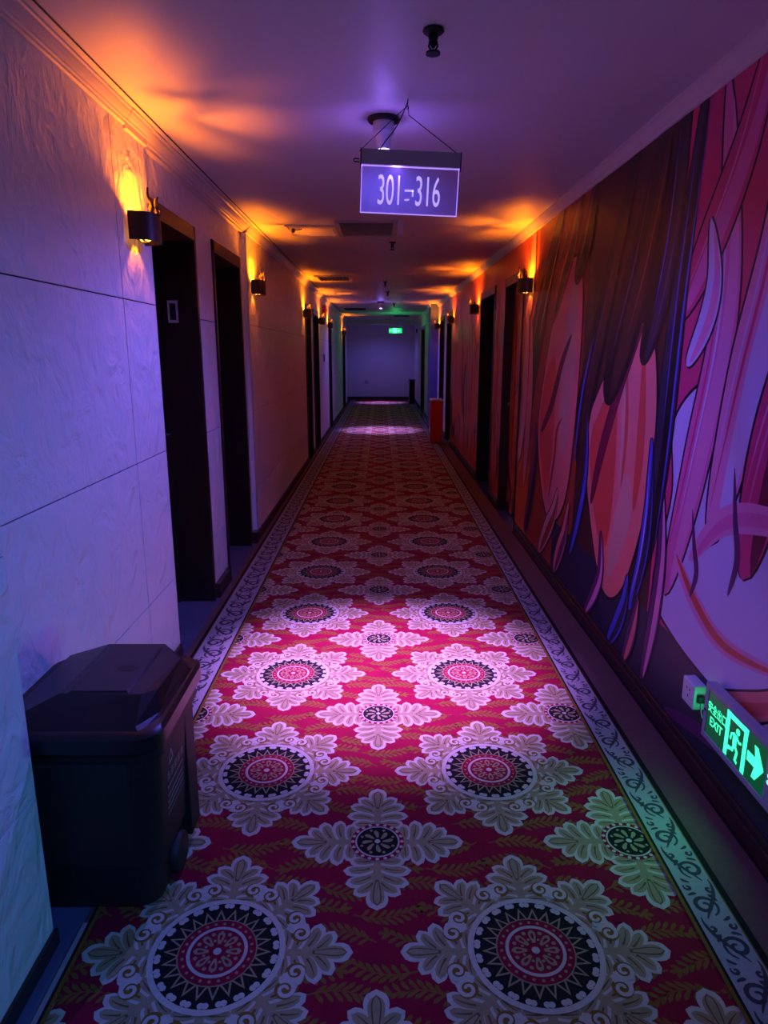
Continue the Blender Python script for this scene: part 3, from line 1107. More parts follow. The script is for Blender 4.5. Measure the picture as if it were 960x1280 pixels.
mu = MB()
ZT = HC - 0.06
mural_put(mu, -0.5, 0.10, RDW[0][0], ZT, XR)
mural_put(mu, RDW[0][0], DOOR_H - 0.03, RDW[0][1], ZT, XR)
mural_put(mu, RDW[0][1], 0.10, RDW[1][0], ZT, XR)
mural_put(mu, RDW[1][0], DOOR_H - 0.03, RDW[1][1], ZT, XR)
mural_put(mu, RDW[1][1], 0.10, RDW[2][0], ZT, XR)
tag(mu.build('mural', MMATS), 'huge pink, salmon and black printed mural of sweeping petal shapes on the right wall', 'mural')
lm = MB()
a, b = RDW[0]
cyd = (a + b) / 2
mural_put(lm, a + 0.036, 0.02, b - 0.036, DOOR_H - 0.11, 0.0, (cyd, 0))
o = lm.build('mural_covering', MMATS, rleaf, loc=(0.13 - 0.055, 0, 0))
o['label'] = 'mural print covering the door leaf'


# ------------------------------------------------------------------ wall lamps
def make_sconce():
    root = thing('wall_lamp', 'x', 'wall lamp', (0, 0, 0), 0, 'dark half-round wall lamps with amber light')
    # built against a wall in the plane x=0, room towards +x
    n = 22
    hw, dp, h = 0.095, 0.105, 0.105
    def prof(k, s=1.0):
        a = -pi / 2 + pi * k / n
        return (0.012 + (dp - 0.012) * s * abs(cos(a)) ** 0.75, hw * s * math.copysign(abs(sin(a)) ** 0.85, sin(a)))
    mb = MB()
    vs, fs = [], []
    for k in range(n + 1):
        xo, yo = prof(k)
        xi, yi = prof(k, 0.93)
        vs += [(xo, yo, -h / 2), (xo, yo, h / 2), (xi, yi, h / 2), (xi, yi, -h / 2)]
    for k in range(n):
        for j in range(4):
            fs.append((k * 4 + j, k * 4 + (j + 1) % 4, (k + 1) * 4 + (j + 1) % 4, (k + 1) * 4 + j))
    fs += [(0, 1, 2, 3), (n * 4 + 3, n * 4 + 2, n * 4 + 1, n * 4)]
    mb.add(vs, fs, 0, True)
    mb.build('shade', BRONZE, root)
    MB().box((0, -0.05, -0.035), (0.010, 0.05, 0.035), 0, 0.002).build('wall_plate', BRONZE, root)
    b = MB()
    b.lathe([(0.004, -0.03), (0.012, -0.025), (0.014, 0.0), (0.011, 0.02), (0.003, 0.032)], (0.056, 0, -0.018), 0, 12)
    b.build('bulb', BULB, root)
    MB().tube([(0.008, 0, -0.03), (0.03, 0, -0.05), (0.052, 0, -0.056)], 0.005).build('bulb_holder', BRONZE, root)
    # twisted iron twigs on the rim
    for (y, d, hh, bend) in ((-0.040, 0.085, 0.090, 0.020), (0.0, 0.100, 0.070, -0.015), (0.035, 0.090, 0.066, 0.018), (0.075, 0.055, 0.05, 0.02)):
        pts = [(d, y, h / 2 - 0.008), (d + 0.004, y + bend, h / 2 + hh * 0.3), (d - 0.004, y - bend * 0.3, h / 2 + hh * 0.65), (d + 0.002, y - bend, h / 2 + hh)]
        MB().tube(curve3(pts), [0.0075 * (1.15 - 0.6 * i / 18) for i in range(19)]).build('iron_twig', BRONZE, root)
    return root


def curve3(p, n=6):
    out = []
    N = len(p)
    for i in range(N - 1):
        p0, p1, p2, p3 = p[max(i - 1, 0)], p[i], p[i + 1], p[min(i + 2, N - 1)]
        for k in range(n):
            t = k / n
            out.append(tuple(0.5 * ((2 * p1[j]) + (-p0[j] + p2[j]) * t + (2 * p0[j] - 5 * p1[j] + 4 * p2[j] - p3[j]) * t * t + (-p0[j] + 3 * p1[j] - 3 * p2[j] + p3[j]) * t ** 3) for j in range(3)))
    out.append(p[-1])
    return out


SZ = 1.985
SCON = [(-1, XL, 2.96, 'dark half-round wall lamp beside the nearest left door, above the trash bin', 10),
        (-1, XL, 5.58, 'dark half-round wall lamp just past the second left door', 10),
        (-1, XL, 9.20, 'lit wall lamp just before the third left door', 9),
        (-1, XL, 11.42, 'lit wall lamp just past the fourth left door', 9),
        (-1, XL, 13.32, 'lit wall lamp just before the fifth left door', 7),
        (-1, XL, 18.2, 'farthest lit wall lamp on the left, by the end wall', 7),
        (1, XR, 5.42, 'dark half-round wall lamp on the mural beside its covered door', 10),
        (1, XR, 8.30, 'lit wall lamp on the mural just past the second right door', 9),
        (1, XR, 11.05, 'lit wall lamp at the far end of the mural', 9),
        (1, XR, 13.70, 'lit wall lamp against the blue pier above the red cabinet', 8)]
base = make_sconce()
for i, (s, x, y, lab, e) in enumerate(SCON):
    rz = 0 if s < 0 else pi
    if i == 0:
        base.location = (x, y, SZ)
        base['label'] = lab
    else:
        dup(base, (x, y, SZ), rz, lab)
    lamp('wall_lamp_glow', 'SPOT', (x - s * 0.052, y, SZ + 0.014), AMBER, e * (3.3 if i == 0 else 4.6), 0.014, rot=(pi, 0, 0), spot=150, blend=0.6)
    lamp('wall_lamp_glow_down', 'SPOT', (x - s * 0.030, y, SZ - 0.040), AMBER, e * 0.8, 0.008, spot=105, blend=0.5)

# ------------------------------------------------------------------ hanging room-number sign
SY = 2.84
sg = thing('hanging_sign', 'clear hanging sign with glowing violet room numbers 301-316 on wires from the ceiling', 'sign', (0.107, SY, 2.02))
W2 = 0.188
TILT = Matrix.Rotation(radians(2.6), 4, 'Y')


def tilt(o):
    o.rotation_euler = (0, radians(2.4), 0)
    return o


tilt(MB().box((-W2, -0.014, 0.168), (W2, 0.014, 0.222), 0, 0.002).build('top_bar', GREYP, sg))
for s in (-1, 1):
    tilt(MB().box((s * W2, -0.016, 0.158), (s * (W2 + 0.004), 0.016, 0.224), 0, 0.001).build('bar_end_cap', BLACKS, sg))
tilt(MB().box((-W2 + 0.003, -0.003, 0.0), (W2 - 0.003, 0.003, 0.168)).build('acrylic_pane', ACRYL, sg))
ed = MB()
ed.box((-W2 + 0.001, -0.0035, -0.003), (W2 - 0.001, 0.0035, 0.0005))
ed.box((-W2 + 0.001, -0.0035, 0), (-W2 + 0.0035, 0.0035, 0.168))
ed.box((W2 - 0.0035, -0.0035, 0), (W2 - 0.001, 0.0035, 0.168))
ed.box((-W2 + 0.001, -0.0035, 0.164), (W2 - 0.001, 0.0035, 0.168))
o = tilt(ed.build('lit_edge', EDGE_E, sg))
o['label'] = 'glowing violet pane edge'
dg = MB()
for body, cx_ in (('301', -0.075), ('316', 0.070)):
    vs, fs = text_polys(body, 0.152, 0.0004, 0.44, 0.0)
    dg.add([(cx_ + p[0], -0.0040 - p[2], 0.076 + p[1]) for p in vs], fs)
dg.box((-0.018, -0.0045, 0.079), (0.016, -0.0035, 0.086))
dg.box((0.010, -0.0045, 0.062), (0.016, -0.0035, 0.086))
dg.box((-0.010, -0.0045, 0.048), (0.008, -0.0035, 0.053), M=Matrix.Rotation(radians(-8), 4, 'Y'))
o = tilt(dg.build('room_numbers', DIGIT_E, sg))
o['label'] = 'etched glowing room numbers'
# hanging wires
hz = HC - 2.02
apex = (-0.005, 0, hz - 0.022)
MB().tube([(-W2, 0, 0.222), (-0.05, 0, hz - 0.058), apex], 0.0016, n=6).build('hanging_wire', RUBBER, sg)
MB().tube([(W2 - 0.004, 0, 0.214), (0.0, 0, hz - 0.055), apex], 0.0016, n=6).build('hanging_wire', RUBBER, sg)
MB().tube(curve3([(-0.118, 0, 0.215), (-0.09, 0, 0.255), (-0.045, 0, 0.31), (-0.01, 0, hz - 0.02), (-0.004, 0, hz)]), 0.0022, n=6).build('power_cord', RUBBER, sg)
MB().tube([(-0.005, 0, hz), (-0.005, 0, hz - 0.022), (-0.001, 0, hz - 0.03), (-0.006, 0, hz - 0.036), (-0.010, 0, hz - 0.028)], 0.0016, n=6).build('ceiling_hook', RUBBER, sg)
MB().tube(curve3([(-W2, 0.0, 0.195), (-W2 - 0.018, 0, 0.197), (-W2 - 0.020, 0, 0.187), (-W2, 0, 0.185)]), 0.0022, n=6).build('wire_loop', BLACKS, sg)
lamp('sign_led', 'AREA', (0.06, SY - 0.018, 2.184), (0.25, 0.12, 1.0), 0.35, 0.03, rot=(radians(32), 0, 0))


# ------------------------------------------------------------------ ceiling fittings
def downlight(loc, label):
    t = thing('downlight', label, 'ceiling lamp', loc, 0, 'violet ceiling downlights')
    MB().lathe([(0.035, 0), (0.062, 0), (0.066, -0.006), (0.060, -0.016), (0.040, -0.016)], (0, 0, 0), 0, 26).build('rim', BLACKS, t)
    MB().lathe([(0.030, -0.012), (0.042, -0.014), (0.045, -0.055), (0.030, -0.075), (0.028, -0.115), (0.026, -0.118), (0.010, -0.112)], (0, 0, 0), 0, 24).build('lamp_housing', WHITEP, t)
    MB().lathe([(0.022, -0.119), (0.018, -0.124), (0.005, -0.126)], (0, 0, 0), 0, 18).build('lens', LED_E, t)
    return t


downlight((0.012, 3.05, HC), 'black-rimmed violet downlight right behind the hanging room-number sign')
downlight((0, 13.4, HC), 'glowing violet downlight in the middle of the corridor ceiling, before the green exit sign')
downlight((0, 20.9, HC), 'glowing violet downlight at the corridor end, beyond the lintel beam')


def sprinkler(loc, label, s=1.0):
    t = thing('sprinkler', label, 'sprinkler', loc, 0, 'black pendant ceiling sprinklers')
    MB().lathe([(0.030 * s, 0), (0.032 * s, -0.006 * s), (0.026 * s, -0.012 * s), (0.012 * s, -0.013 * s)], (0, 0, 0), 0, 20).build('escutcheon', BLACKS, t)
    b = MB().lathe([(0.012 * s, -0.010 * s), (0.015 * s, -0.024 * s), (0.010 * s, -0.03 * s), (0.011 * s, -0.04 * s), (0.004 * s, -0.05 * s)], (0, 0, 0), 0, 14)
    for sx in (-1, 1):
        b.tube([(sx * 0.010 * s, 0, -0.03 * s), (sx * 0.013 * s, 0, -0.045 * s), (sx * 0.003 * s, 0, -0.060 * s)], 0.003 * s, n=6)
    b.build('sprinkler_body', BLACKS, t)
    MB().lathe([(0.004 * s, -0.058 * s), (0.021 * s, -0.060 * s), (0.022 * s, -0.066 * s), (0.004 * s, -0.067 * s)], (0, 0, 0), 0, 18).build('deflector', BLACKS, t)
    return t


sprinkler((0.155, 2.27, HC), 'black sprinkler nearest the camera, in front of the hanging sign', 1.0)
sprinkler((0.10, 6.25, HC), 'small black sprinkler just past the right end of the air grille', 1.0)
sprinkler((0.06, 9.6, HC), 'small black sprinkler level with the slatted vent')
sprinkler((0.11, 11.2, HC), 'small black sprinkler between the slatted vent and the violet downlight')
sprinkler((0.26, 13.9, HC), 'farthest small black sprinkler, right of the glowing violet downlight')


def grille(name, loc, w_, l_, slats, label, m, cat='air vent', frame=0.035, dark=BLACKS):
    t = thing(name, label, cat, loc)
    f = MB()
    f.box((-w_ / 2, -l_ / 2, -0.014), (w_ / 2, -l_ / 2 + frame, 0), 0, 0.002)
    f.box((-w_ / 2, l_ / 2 - frame, -0.014), (w_ / 2, l_ / 2, 0), 0, 0.002)
    f.box((-w_ / 2, -l_ / 2 + frame, -0.014), (-w_ / 2 + frame, l_ / 2 - frame, 0), 0, 0.002)
    f.box((w_ / 2 - frame, -l_ / 2 + frame, -0.014), (w_ / 2, l_ / 2 - frame, 0), 0, 0.002)
    f.build('frame', m, t)
    MB().box((-w_ / 2 + frame, -l_ / 2 + frame, -0.002), (w_ / 2 - frame, l_ / 2 - frame, 0)).build('backing', dark, t)
    return t, f


def slat_mesh(t, w_, l_, n, frame, m, along='X'):
    for i in range(n):
        s = MB()
        if along == 'X':
            y = -l_ / 2 + frame + (l_ - 2 * frame) * (i + 0.5) / n
            s.box((-w_ / 2 + frame, y - 0.012, -0.0100), (w_ / 2 - frame, y + 0.006, -0.0075), M=Matrix.Translation((0, 0, 0)))
        else:
            x = -w_ / 2 + frame + (w_ - 2 * frame) * (i + 0.5) / n
            s.box((x - 0.008, -l_ / 2 + frame, -0.0100), (x + 0.008, l_ / 2 - frame, -0.0075))
        s.build('slat', m, t)


t, _ = grille('air_grille', (-0.105, 5.58, HC), 0.46, 0.66, 12, 'wide pale air grille in the ceiling behind the hanging sign', GREYP)
slat_mesh(t, 0.46, 0.66, 14, 0.035, mat('grille_slat', (0.20, 0.19, 0.2), 0.5))
bx = MB().box((0.125, 5.23, HC - 0.10), (0.160, 5.33, HC), 0, 0.004)
o = bx.build('detector_box', WHITEP)
tag(o, 'small pale box fixed to the ceiling at the right end of the air grille', 'ceiling box')
# access hatch left of the grille
t = thing('access_hatch', 'slightly open ceiling access panel left of the air grille, dark gap along its edge', 'access panel', (-0.53, 5.66, HC))
f = MB()
f.box((-0.19, -0.22, -0.010), (0.19, -0.20, 0), 0, 0.002)
f.box((-0.19, 0.20, -0.010), (0.19, 0.22, 0), 0, 0.002)
f.box((-0.19, -0.20, -0.010), (-0.17, 0.20, 0), 0, 0.002)
f.box((0.17, -0.20, -0.010), (0.19, 0.20, 0), 0, 0.002)
f.build('hatch_frame', CROWN, t)
MB().box((-0.165, -0.185, -0.006), (0.165, 0.195, -0.001)).build('hatch_panel', CEIL, t)
MB().box((-0.17, -0.20, -0.003), (0.17, -0.183, -0.0005)).build('dark_gap', BLACKS, t)
br = MB()
br.lathe([(0.012, 0), (0.014, -0.02), (0.006, -0.03)], (-0.135, -0.10, -0.006), 0, 12)
br.tube([(-0.135, -0.1, -0.018), (-0.10, -0.1, -0.015), (-0.07, -0.1, -0.010)], 0.004)
br.build('latch', BLACKS, t)
t, _ = grille('slatted_vent', (-0.60, 9.2, HC), 0.46, 0.62, 12, 'dark slatted vent in the ceiling near the third left door', CROWN, frame=0.04)
slat_mesh(t, 0.46, 0.62, 8, 0.04, BRONZE, along='Y')
t, _ = grille('dark_vent', (-0.56, 15.6, HC), 0.46, 0.5, 8, 'far dark vent in the ceiling left of the violet downlight', BLACKS, frame=0.03)
slat_mesh(t, 0.46, 0.5, 8, 0.03, BLACKS)
t, _ = grille('dark_vent', (0.55, 18.6, HC), 0.40, 0.4, 6, 'far dark vent in the ceiling right of the green exit sign', BLACKS, frame=0.03)
slat_mesh(t, 0.40, 0.4, 6, 0.03, BLACKS)
# cable along the ceiling edge
cb = MB().tube([(-0.80, -2.5, HC - 0.002), (-0.80, 1.4, HC - 0.002), (-0.930, 1.60, HC - 0.002), (-0.930, 8, HC - 0.002), (-0.930, 20.4, HC - 0.002)], 0.0030, n=6)
tag(cb.build('ceiling_cable', RUBBER), 'thin black cable running along the ceiling edge above the left wall', 'cable')


# ------------------------------------------------------------------ exit signs
def run_sign(mb, cu, cv, hgt, P):
    """door outline with a running figure inside. P(u,v,layer)->point"""
    def poly(pts, ly=0):
        mb.add([P(cu + u * hgt, cv + v * hgt, ly) for u, v in pts], [tuple(range(len(pts)))], 0)

    def band(pts, wd):
        fl = Flat()
        fl.stroke(0, 0, pts, wd)
        for _, _, pl in fl.shapes:
            poly(pl, 1)
    # door frame
    poly([(-0.42, -0.5), (-0.42, 0.5), (-0.28, 0.5), (-0.28, -0.5)])
    poly([(-0.42, 0.38), (-0.42, 0.5), (0.42, 0.5), (0.42, 0.38)])
    poly([(0.28, -0.5), (0.28, 0.5), (0.42, 0.5), (0.42, -0.5)])
    poly([(0.06 + 0.075 * cos(a), 0.24 + 0.075 * sin(a)) for a in [2 * pi * k / 14 for k in range(14)]], 1)
    band([(0.00, 0.14), (-0.03, 0.0), (-0.02, -0.1)], 0.15)
    band([(0.02, 0.12), (0.14, 0.04), (0.22, 0.07)], 0.06)
    band([(-0.04, 0.14), (-0.17, 0.08), (-0.20, -0.06)], 0.06)
    band([(-0.02, -0.08), (0.10, -0.2), (0.06, -0.4), (0.14, -0.42)], 0.085)
    band([(-0.03, -0.08), (-0.08, -0.24), (-0.24, -0.26), (-0.26, -0.32)], 0.085)


ex = thing('exit_sign', 'green lit emergency exit sign with running figure and arrow, low on the mural wall', 'exit sign', (XR, 1.815, 0.325))
EW, EH = 0.29, 0.098   # half length, half height
XF = -0.045
fr = MB()
fr.box((-0.012, -EW, -EH), (XF + 0.006, EW, EH), 0, 0.003)
fr.box((XF + 0.006, -EW, EH - 0.020), (XF, EW, EH), 0, 0.002)
fr.box((XF + 0.006, -EW, -EH), (XF, EW, -EH + 0.020), 0, 0.002)
fr.box((XF + 0.006, EW - 0.022, -EH + 0.02), (XF, EW, EH - 0.02), 0, 0.002)
fr.box((XF + 0.006, -EW, -EH + 0.02), (XF, -EW + 0.20, EH - 0.02), 0, 0.002)
fr.build('housing', GREYP, ex)
MB().box((XF + 0.0065, -EW + 0.20, -EH + 0.020), (XF + 0.003, EW - 0.022, EH - 0.02)).build('lit_panel', GREENBG, ex)


def PX(u, v, ly=0):   # u: to the right as seen from the corridor = towards -Y
    return (XF + 0.0022 - ly * 0.0002, -u, v)


sy = MB()
run_sign(sy, -0.082, 0.0, 0.150, PX)
vs, fs = text_polys('安全出口', 0.040, 0.0, 0.78, 0.0004)
sy.add([PX(-0.205 + p[0], 0.022 + p[1]) for p in vs], fs)
vs, fs = text_polys('EXIT', 0.043, 0.0, 0.95, 0.0006)
sy.add([PX(-0.205 + p[0], -0.022 + p[1]) for p in vs], fs)
ar = [(0.005, 0.014), (0.045, 0.014), (0.045, 0.016)]
ar = [(-0.012, 0.016), (0.030, 0.016), (0.020, 0.052), (0.040, 0.052), (0.078, 0.0), (0.040, -0.052), (0.020, -0.052), (0.030, -0.016), (-0.012, -0.016)]
sy.add([PX(u + 0.0, v) for u, v in ar], [tuple(range(len(ar)))])
sy.build('lit_symbols', GREEN_E, ex)
for j in range(3):
    MB().lathe([(0.006, 0), (0.006, -0.003), (0.002, -0.004)], (XF, -EW + 0.178, 0.03 - j * 0.020), 0, 12, axis='X').build('indicator_light', GREENL, ex)
MB().lathe([(0.006, 0), (0.004, -0.002)], (XF, EW - 0.011, 0.0), 0, 10, axis='X').build('screw', BLACKS, ex)
lamp('exit_sign_glow', 'AREA', (XR - 0.055, 1.90, 0.325), (0.05, 1.0, 0.40), 1.6, 0.13, rot=(0, radians(90), 0))
# socket box beyond the sign with a green-lit end
sb = thing('socket_box', 'small white socket box on the mural wall just past the green exit sign', 'socket', (XR, 2.225, 0.318))
MB().box((-0.002, -0.045, -0.045), (-0.045, 0.045, 0.045), 0, 0.003).build('box_body', WHITEP, sb)
h = MB()
for (y, z) in ((-0.01, 0.014), (0.012, 0.014), (0.0, -0.012)):
    h.box((-0.0455, y - 0.003, z - 0.004), (-0.0445, y + 0.003, z + 0.004))
h.build('socket_holes', BLACKS, sb)
MB().box((-0.012, -0.062, -0.012), (-0.034, -0.0455, 0.012), 0, 0.002).build('plug', BLACKS, sb)
MB().tube(curve3([(-0.02, -0.056, -0.012), (-0.02, -0.06, -0.05), (-0.01, -0.075, -0.085)]), 0.002, n=6).build('plug_cord', WHITEP, sb)
lamp('exit_sign_side_glow', 'POINT', (XR - 0.03, 2.135, 0.32), (0.03, 1.0, 0.36), 0.06, 0.006)

# far hanging exit sign
fx = thing('exit_sign', 'glowing green exit sign hanging from the ceiling near the far end', 'exit sign', (0.36, 17.3, 2.0))
MB().box((-0.17, -0.012, -0.06), (0.17, 0.012, 0.07), 0, 0.003).build('housing', GREYP, fx)
MB().box((-0.16, -0.0135, -0.052), (0.16, -0.012, 0.062)).build('lit_panel', mat('far_green_panel', (0.02, 0.4, 0.15), 0.4, emit=(0.02, 0.8, 0.22), estr=0.8), fx)
sy = MB()
run_sign(sy, -0.02, 0.005, 0.10, lambda u, v, ly=0: (u, -0.0140 - ly * 0.0002, v))
sy.add([(0.05 + u * 0.8, -0.0140, 0.005 + v * 0.6) for u, v in ar], [tuple(range(len(ar)))])
vs, fs = text_polys('EXIT', 0.04, 0.0, 0.9, 0.0006)
sy.add([(-0.11 + p[0], -0.0140, 0.005 + p[1]) for p in vs], fs)
sy.build('lit_symbols', mat('far_green_symbols', (0.3, 1, 0.6), 0.4, emit=(0.15, 1.0, 0.45), estr=3.0), fx)
for s in (-1, 1):
    MB().tube([(s * 0.13, 0, 0.065), (s * 0.13, 0, HC - 2.0)], 0.004, n=6).build('hanging_rod', STEEL, fx)
lamp('far_exit_glow', 'POINT', (0.36, 17.22, 2.02), (0.03, 1.0, 0.25), 1.6, 0.05)
lamp('far_exit_glow_back', 'POINT', (0.36, 17.40, 2.02), (0.03, 1.0, 0.25), 3.0, 0.05)

# ------------------------------------------------------------------ trash bin
tb = thing('trash_bin', 'black wheeled plastic trash bin with faceted lid, in the recess by the left wall', 'trash bin', (-0.765, 1.745, TOP + 0.008))


def rrect(x0, y0, x1, y1, r, n=5, z=0):
    pts = []
    for cx_, cy_, a0 in ((x1 - r, y0 + r, -pi / 2), (x1 - r, y1 - r, 0), (x0 + r, y1 - r, pi / 2), (x0 + r, y0 + r, pi)):
        for k in range(n + 1):
            a = a0 + pi / 2 * k / n
            pts.append((cx_ + r * cos(a), cy_ + r * sin(a), z))
    return pts


def loft(mb, rings, mi=0, cap0=True, cap1=True, sm=True):
    vs = [p for r in rings for p in r]
    n = len(rings[0])
    fs = []
    for i in range(len(rings) - 1):
        for k in range(n):
            fs.append((i * n + k, i * n + (k + 1) % n, (i + 1) * n + (k + 1) % n, (i + 1) * n + k))
    if cap0:
        fs.append(tuple(range(n))[::-1])
    if cap1:
        fs.append(tuple((len(rings) - 1) * n + k for k in range(n)))
    mb.add(vs, fs, mi, sm)
    return mb


bd = MB()
loft(bd, [rrect(-0.165, -0.160, 0.150, 0.135, 0.05, z=0.0), rrect(-0.175, -0.172, 0.160, 0.145, 0.05, z=0.012), rrect(-0.178, -0.175, 0.166, 0.150, 0.045, z=0.13),
          rrect(-0.186, -0.183, 0.178, 0.160, 0.04, z=0.135), rrect(-0.205, -0.185, 0.190, 0.180, 0.04, z=0.40), rrect(-0.208, -0.19, 0.192, 0.182, 0.04, z=0.465),
          rrect(-0.214, -0.200, 0.205, 0.19, 0.045, z=0.47), rrect(-0.216, -0.205, 0.205, 0.185, 0.045, z=0.52)])
bd.build('bin_body', BLACKS, tb)
# lighter panel moulded into the front
pn = MB()
loft(pn, [[(-0.135, -0.180, 0.15), (0.11, -0.180, 0.15), (0.12, -0.190, 0.455), (-0.15, -0.190, 0.455)],
          [(-0.130, -0.1870, 0.155), (0.105, -0.1870, 0.155), (0.115, -0.1955, 0.450), (-0.145, -0.1955, 0.450)]], sm=False)
pn.build('front_panel', mat('dark_olive_plastic', (0.017, 0.016, 0.013), 0.5, spec=0.3, bump=0.08, bscale=300), tb)
rim = MB()
loft(rim, [rrect(-0.222, -0.222, 0.205, 0.225, 0.06, z=0.505), rrect(-0.228, -0.238, 0.216, 0.235, 0.07, z=0.513), rrect(-0.228, -0.238, 0.216, 0.235, 0.07, z=0.551),
           rrect(-0.222, -0.226, 0.206, 0.225, 0.07, z=0.561)])
rim.build('rim', BLACKP, tb)
# faceted lid
ld = MB()
lidp = [(-0.212, -0.215, 0.557), (0.165, -0.215, 0.557), (0.200, -0.14, 0.557), (0.204, 0.14, 0.557), (0.15, 0.225, 0.557), (-0.205, 0.225, 0.557)]
lid2 = [(-0.20, -0.20, 0.568), (0.150, -0.20, 0.568), (0.188, -0.13, 0.568), (0.194, 0.13, 0.568), (0.14, 0.215, 0.568), (-0.195, 0.215, 0.568)]
lid3 = [(-0.075, -0.110, 0.612), (0.140, -0.115, 0.612), (0.172, -0.08, 0.609), (0.180, 0.10, 0.609), (0.105, 0.20, 0.612), (-0.065, 0.20, 0.612)]
loft(ld, [lidp, lid2, lid3], sm=False)
lid = ld.build('lid', BLACKP, tb)
fl_ = MB()
loft(fl_, [[(-0.055, -0.110, 0.612), (0.105, -0.110, 0.612), (0.105, 0.175, 0.612), (-0.055, 0.175, 0.612)],
           [(-0.048, -0.103, 0.616), (0.098, -0.103, 0.616), (0.098, 0.168, 0.616), (-0.048, 0.168, 0.616)]], sm=False)
fl_.build('lid_flap', BLACKP, lid)
hl = MB()
hl.add(*(lambda n: ([(0.055 + 0.032 * cos(2 * pi * k / n), 0.03 + 0.020 * sin(2 * pi * k / n), 0.6164) for k in range(n)] + [(0.055 + 0.026 * cos(2 * pi * k / n), 0.03 + 0.015 * sin(2 * pi * k / n), 0.6168) for k in range(n)],
                    [(k, (k + 1) % n, n + (k + 1) % n, n + k) for k in range(n)] + [tuple(range(n, 2 * n))]))(20))
hl.build('finger_recess', RUBBER, lid)
# side rib, wheels, prints
rb = MB()
rb.box((0.160, 0.06, 0.05), (0.192, 0.15, 0.47), 0, 0.006)
rb.build('side_rib', BLACKS, tb)
for y0_ in (0.105, -0.0):
    pass
wh = MB()
wh.lathe([(0.012, -0.02), (0.052, -0.02), (0.056, -0.014), (0.056, 0.014), (0.052, 0.02), (0.012, 0.022)], (0.165, -0.015, 0.058), 0, 22, axis='X')
wh.build('wheel', RUBBER, tb)
wh = MB()
wh.lathe([(0.012, -0.02), (0.052, -0.02), (0.056, -0.014), (0.056, 0.014), (0.052, 0.02), (0.012, 0.022)], (-0.17, 0.09, 0.058), 0, 22, axis='X')
wh.build('wheel', RUBBER, tb)
# worn pale printing on the corridor side: an arrow mark over rows of tiny unreadable lettering
pr = MB()


def on_side(y, z):      # point on the slightly sloping side
    return (0.1755 + (z - 0.13) * 0.045 + 0.0035, y, z)


def mark(y0_, z0_, y1_, z1_):
    pr.add([on_side(y0_, z0_), on_side(y1_, z0_), on_side(y1_, z1_), on_side(y0_, z1_)], [(0, 1, 2, 3)])


tri = [(-0.095, 0.395), (-0.060, 0.395), (-0.0775, 0.432)]
for a_, b_ in ((0, 1), (1, 2), (2, 0)):
    p, q = tri[a_], tri[b_]
    fl = Flat()
    fl.stroke(0, 0, [p, ((p[0] + q[0]) / 2, (p[1] + q[1]) / 2), (p[0] * 0.15 + q[0] * 0.85, p[1] * 0.15 + q[1] * 0.85)], 0.006)
    for _, _, pl in fl.shapes:
        pr.add([on_side(*u) for u in pl], [tuple(range(len(pl)))])
rp = random.Random(5)
for row, (z, hh) in enumerate(((0.350, 0.026), (0.326, 0.010), (0.300, 0.010), (0.282, 0.010), (0.264, 0.010), (0.246, 0.006))):
    y = -0.11
    while y < 0.03:
        wdt = rp.uniform(0.005, 0.012) if hh < 0.02 else 0.022
        if hh < 0.02:
            mark(y, z, min(y + wdt, 0.035), z + hh * 0.75)
            y += wdt + 0.003
        else:
            for q in range(3):
                mark(y, z + q * 0.009, y + wdt, z + q * 0.009 + 0.003)
            mark(y + wdt * 0.3, z, y + wdt * 0.3 + 0.003, z + 0.024)
            mark(y + wdt * 0.75, z, y + wdt * 0.75 + 0.003, z + 0.024)
            y += wdt + 0.008
o = pr.build('printed_marks', PRINT, tb)
o['label'] = 'worn pale printing'

# ------------------------------------------------------------------ red cabinet, far bin, small wall fittings
rc = thing('fire_cabinet', 'red waist-high metal cabinet with pale top edge against the right wall, before the blue pier', 'cabinet', (0.915, 11.48, 0))
MB().box((-0.092, -0.16, TOP + 0.008), (0.098, 0.16, 0.715), 0, 0.004).build('cabinet_body', REDP, rc)
MB().box((-0.100, -0.17, 0.716), (0.105, 0.17, 0.742), 0, 0.004).build('cabinet_top', WHITEP, rc)
dr = MB()
dr.box((-0.098, -0.14, 0.04), (-0.092, 0.14, 0.69), 0, 0.003)
dr = dr.build('cabinet_door', REDP, rc)
MB().tube([(-0.098, -0.10, 0.36), (-0.112, -0.10, 0.37), (-0.112, -0.10, 0.44), (-0.098, -0.10, 0.45)], 0.005, n=6).build('handle', STEEL, dr)

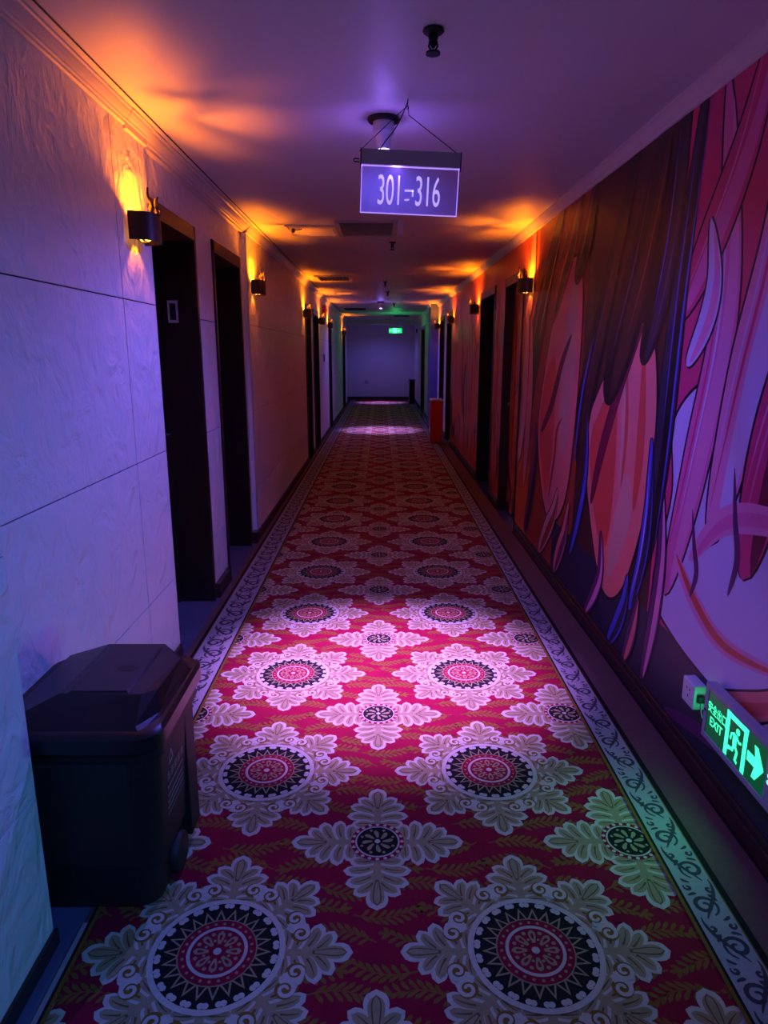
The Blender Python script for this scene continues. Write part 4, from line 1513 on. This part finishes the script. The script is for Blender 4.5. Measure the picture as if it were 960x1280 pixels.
fb = thing('ashtray_bin', 'tall narrow dark steel bin standing by the far end of the right wall', 'bin', (0.91, 20.35, TOP + 0.008))
MB().box((-0.085, -0.085, 0.0), (0.085, 0.085, 0.68), 0, 0.008).build('bin_body', BLACKS, fb)
MB().box((-0.10, -0.10, 0.68), (0.10, 0.10, 0.70), 0, 0.004).build('bin_top', BRONZE, fb)
MB().box((-0.088, -0.089, 0.02), (-0.070, -0.083, 0.66), 0, 0.002).build('edge_strip', STEEL, fb)


def plate(name, loc, size, m, label, cat, group=None):
    t = thing(name, label, cat, loc)
    a, b, c = size
    MB().box((-a / 2, -b / 2, -c / 2), (a / 2, b / 2, c / 2), 0, min(size) * 0.25).build('cover_plate', m, t)
    if a < b:
        s = 1 if loc[0] < 0 else -1
        MB().box((s * a / 2, -b * 0.22, -c * 0.22), (s * (a / 2 + 0.003), b * 0.22, c * 0.22), 0, 0.001).build('rocker', m, t)
    else:
        MB().box((-a * 0.22, -b / 2 - 0.003, -c * 0.22), (a * 0.22, -b / 2, c * 0.22), 0, 0.001).build('rocker', m, t)
    return t


plate('wall_socket', (-0.46, YF - 0.006, 0.57), (0.14, 0.012, 0.10), GREYP, 'small grey socket plate low on the far end wall', 'socket')
plate('light_switch', (XL + 0.006, 12.3, 1.40), (0.012, 0.12, 0.13), BLACKS, 'small dark switch plate on the left wall below the red alarm box', 'switch')
plate('wall_switch', (XR2 - 0.006, 20.9, 1.0), (0.012, 0.10, 0.12), WHITEP, 'white switch plate on the right wall above the narrow bin', 'switch')
plate('low_socket', (XR2 - 0.006, 20.9, 0.34), (0.012, 0.12, 0.13), WHITEP, 'white socket plate low on the right wall beside the narrow bin', 'socket')
plate('door_sensor', (XR2 - 0.015, 20.55, 2.10), (0.03, 0.08, 0.10), BLACKS, 'small black box high on the right wall at the far end', 'sensor')
al = thing('alarm_box', 'red fire alarm box high on the left wall past the fourth left door', 'alarm', (XL, 12.3, 2.20))
MB().box((0, -0.13, -0.08), (0.05, 0.13, 0.08), 0, 0.006).build('alarm_case', REDP, al)
MB().lathe([(0.035, 0), (0.03, 0.018), (0.012, 0.024)], (0.05, 0, 0), 0, 16, axis='X').build('strobe_lens', REDL, al)
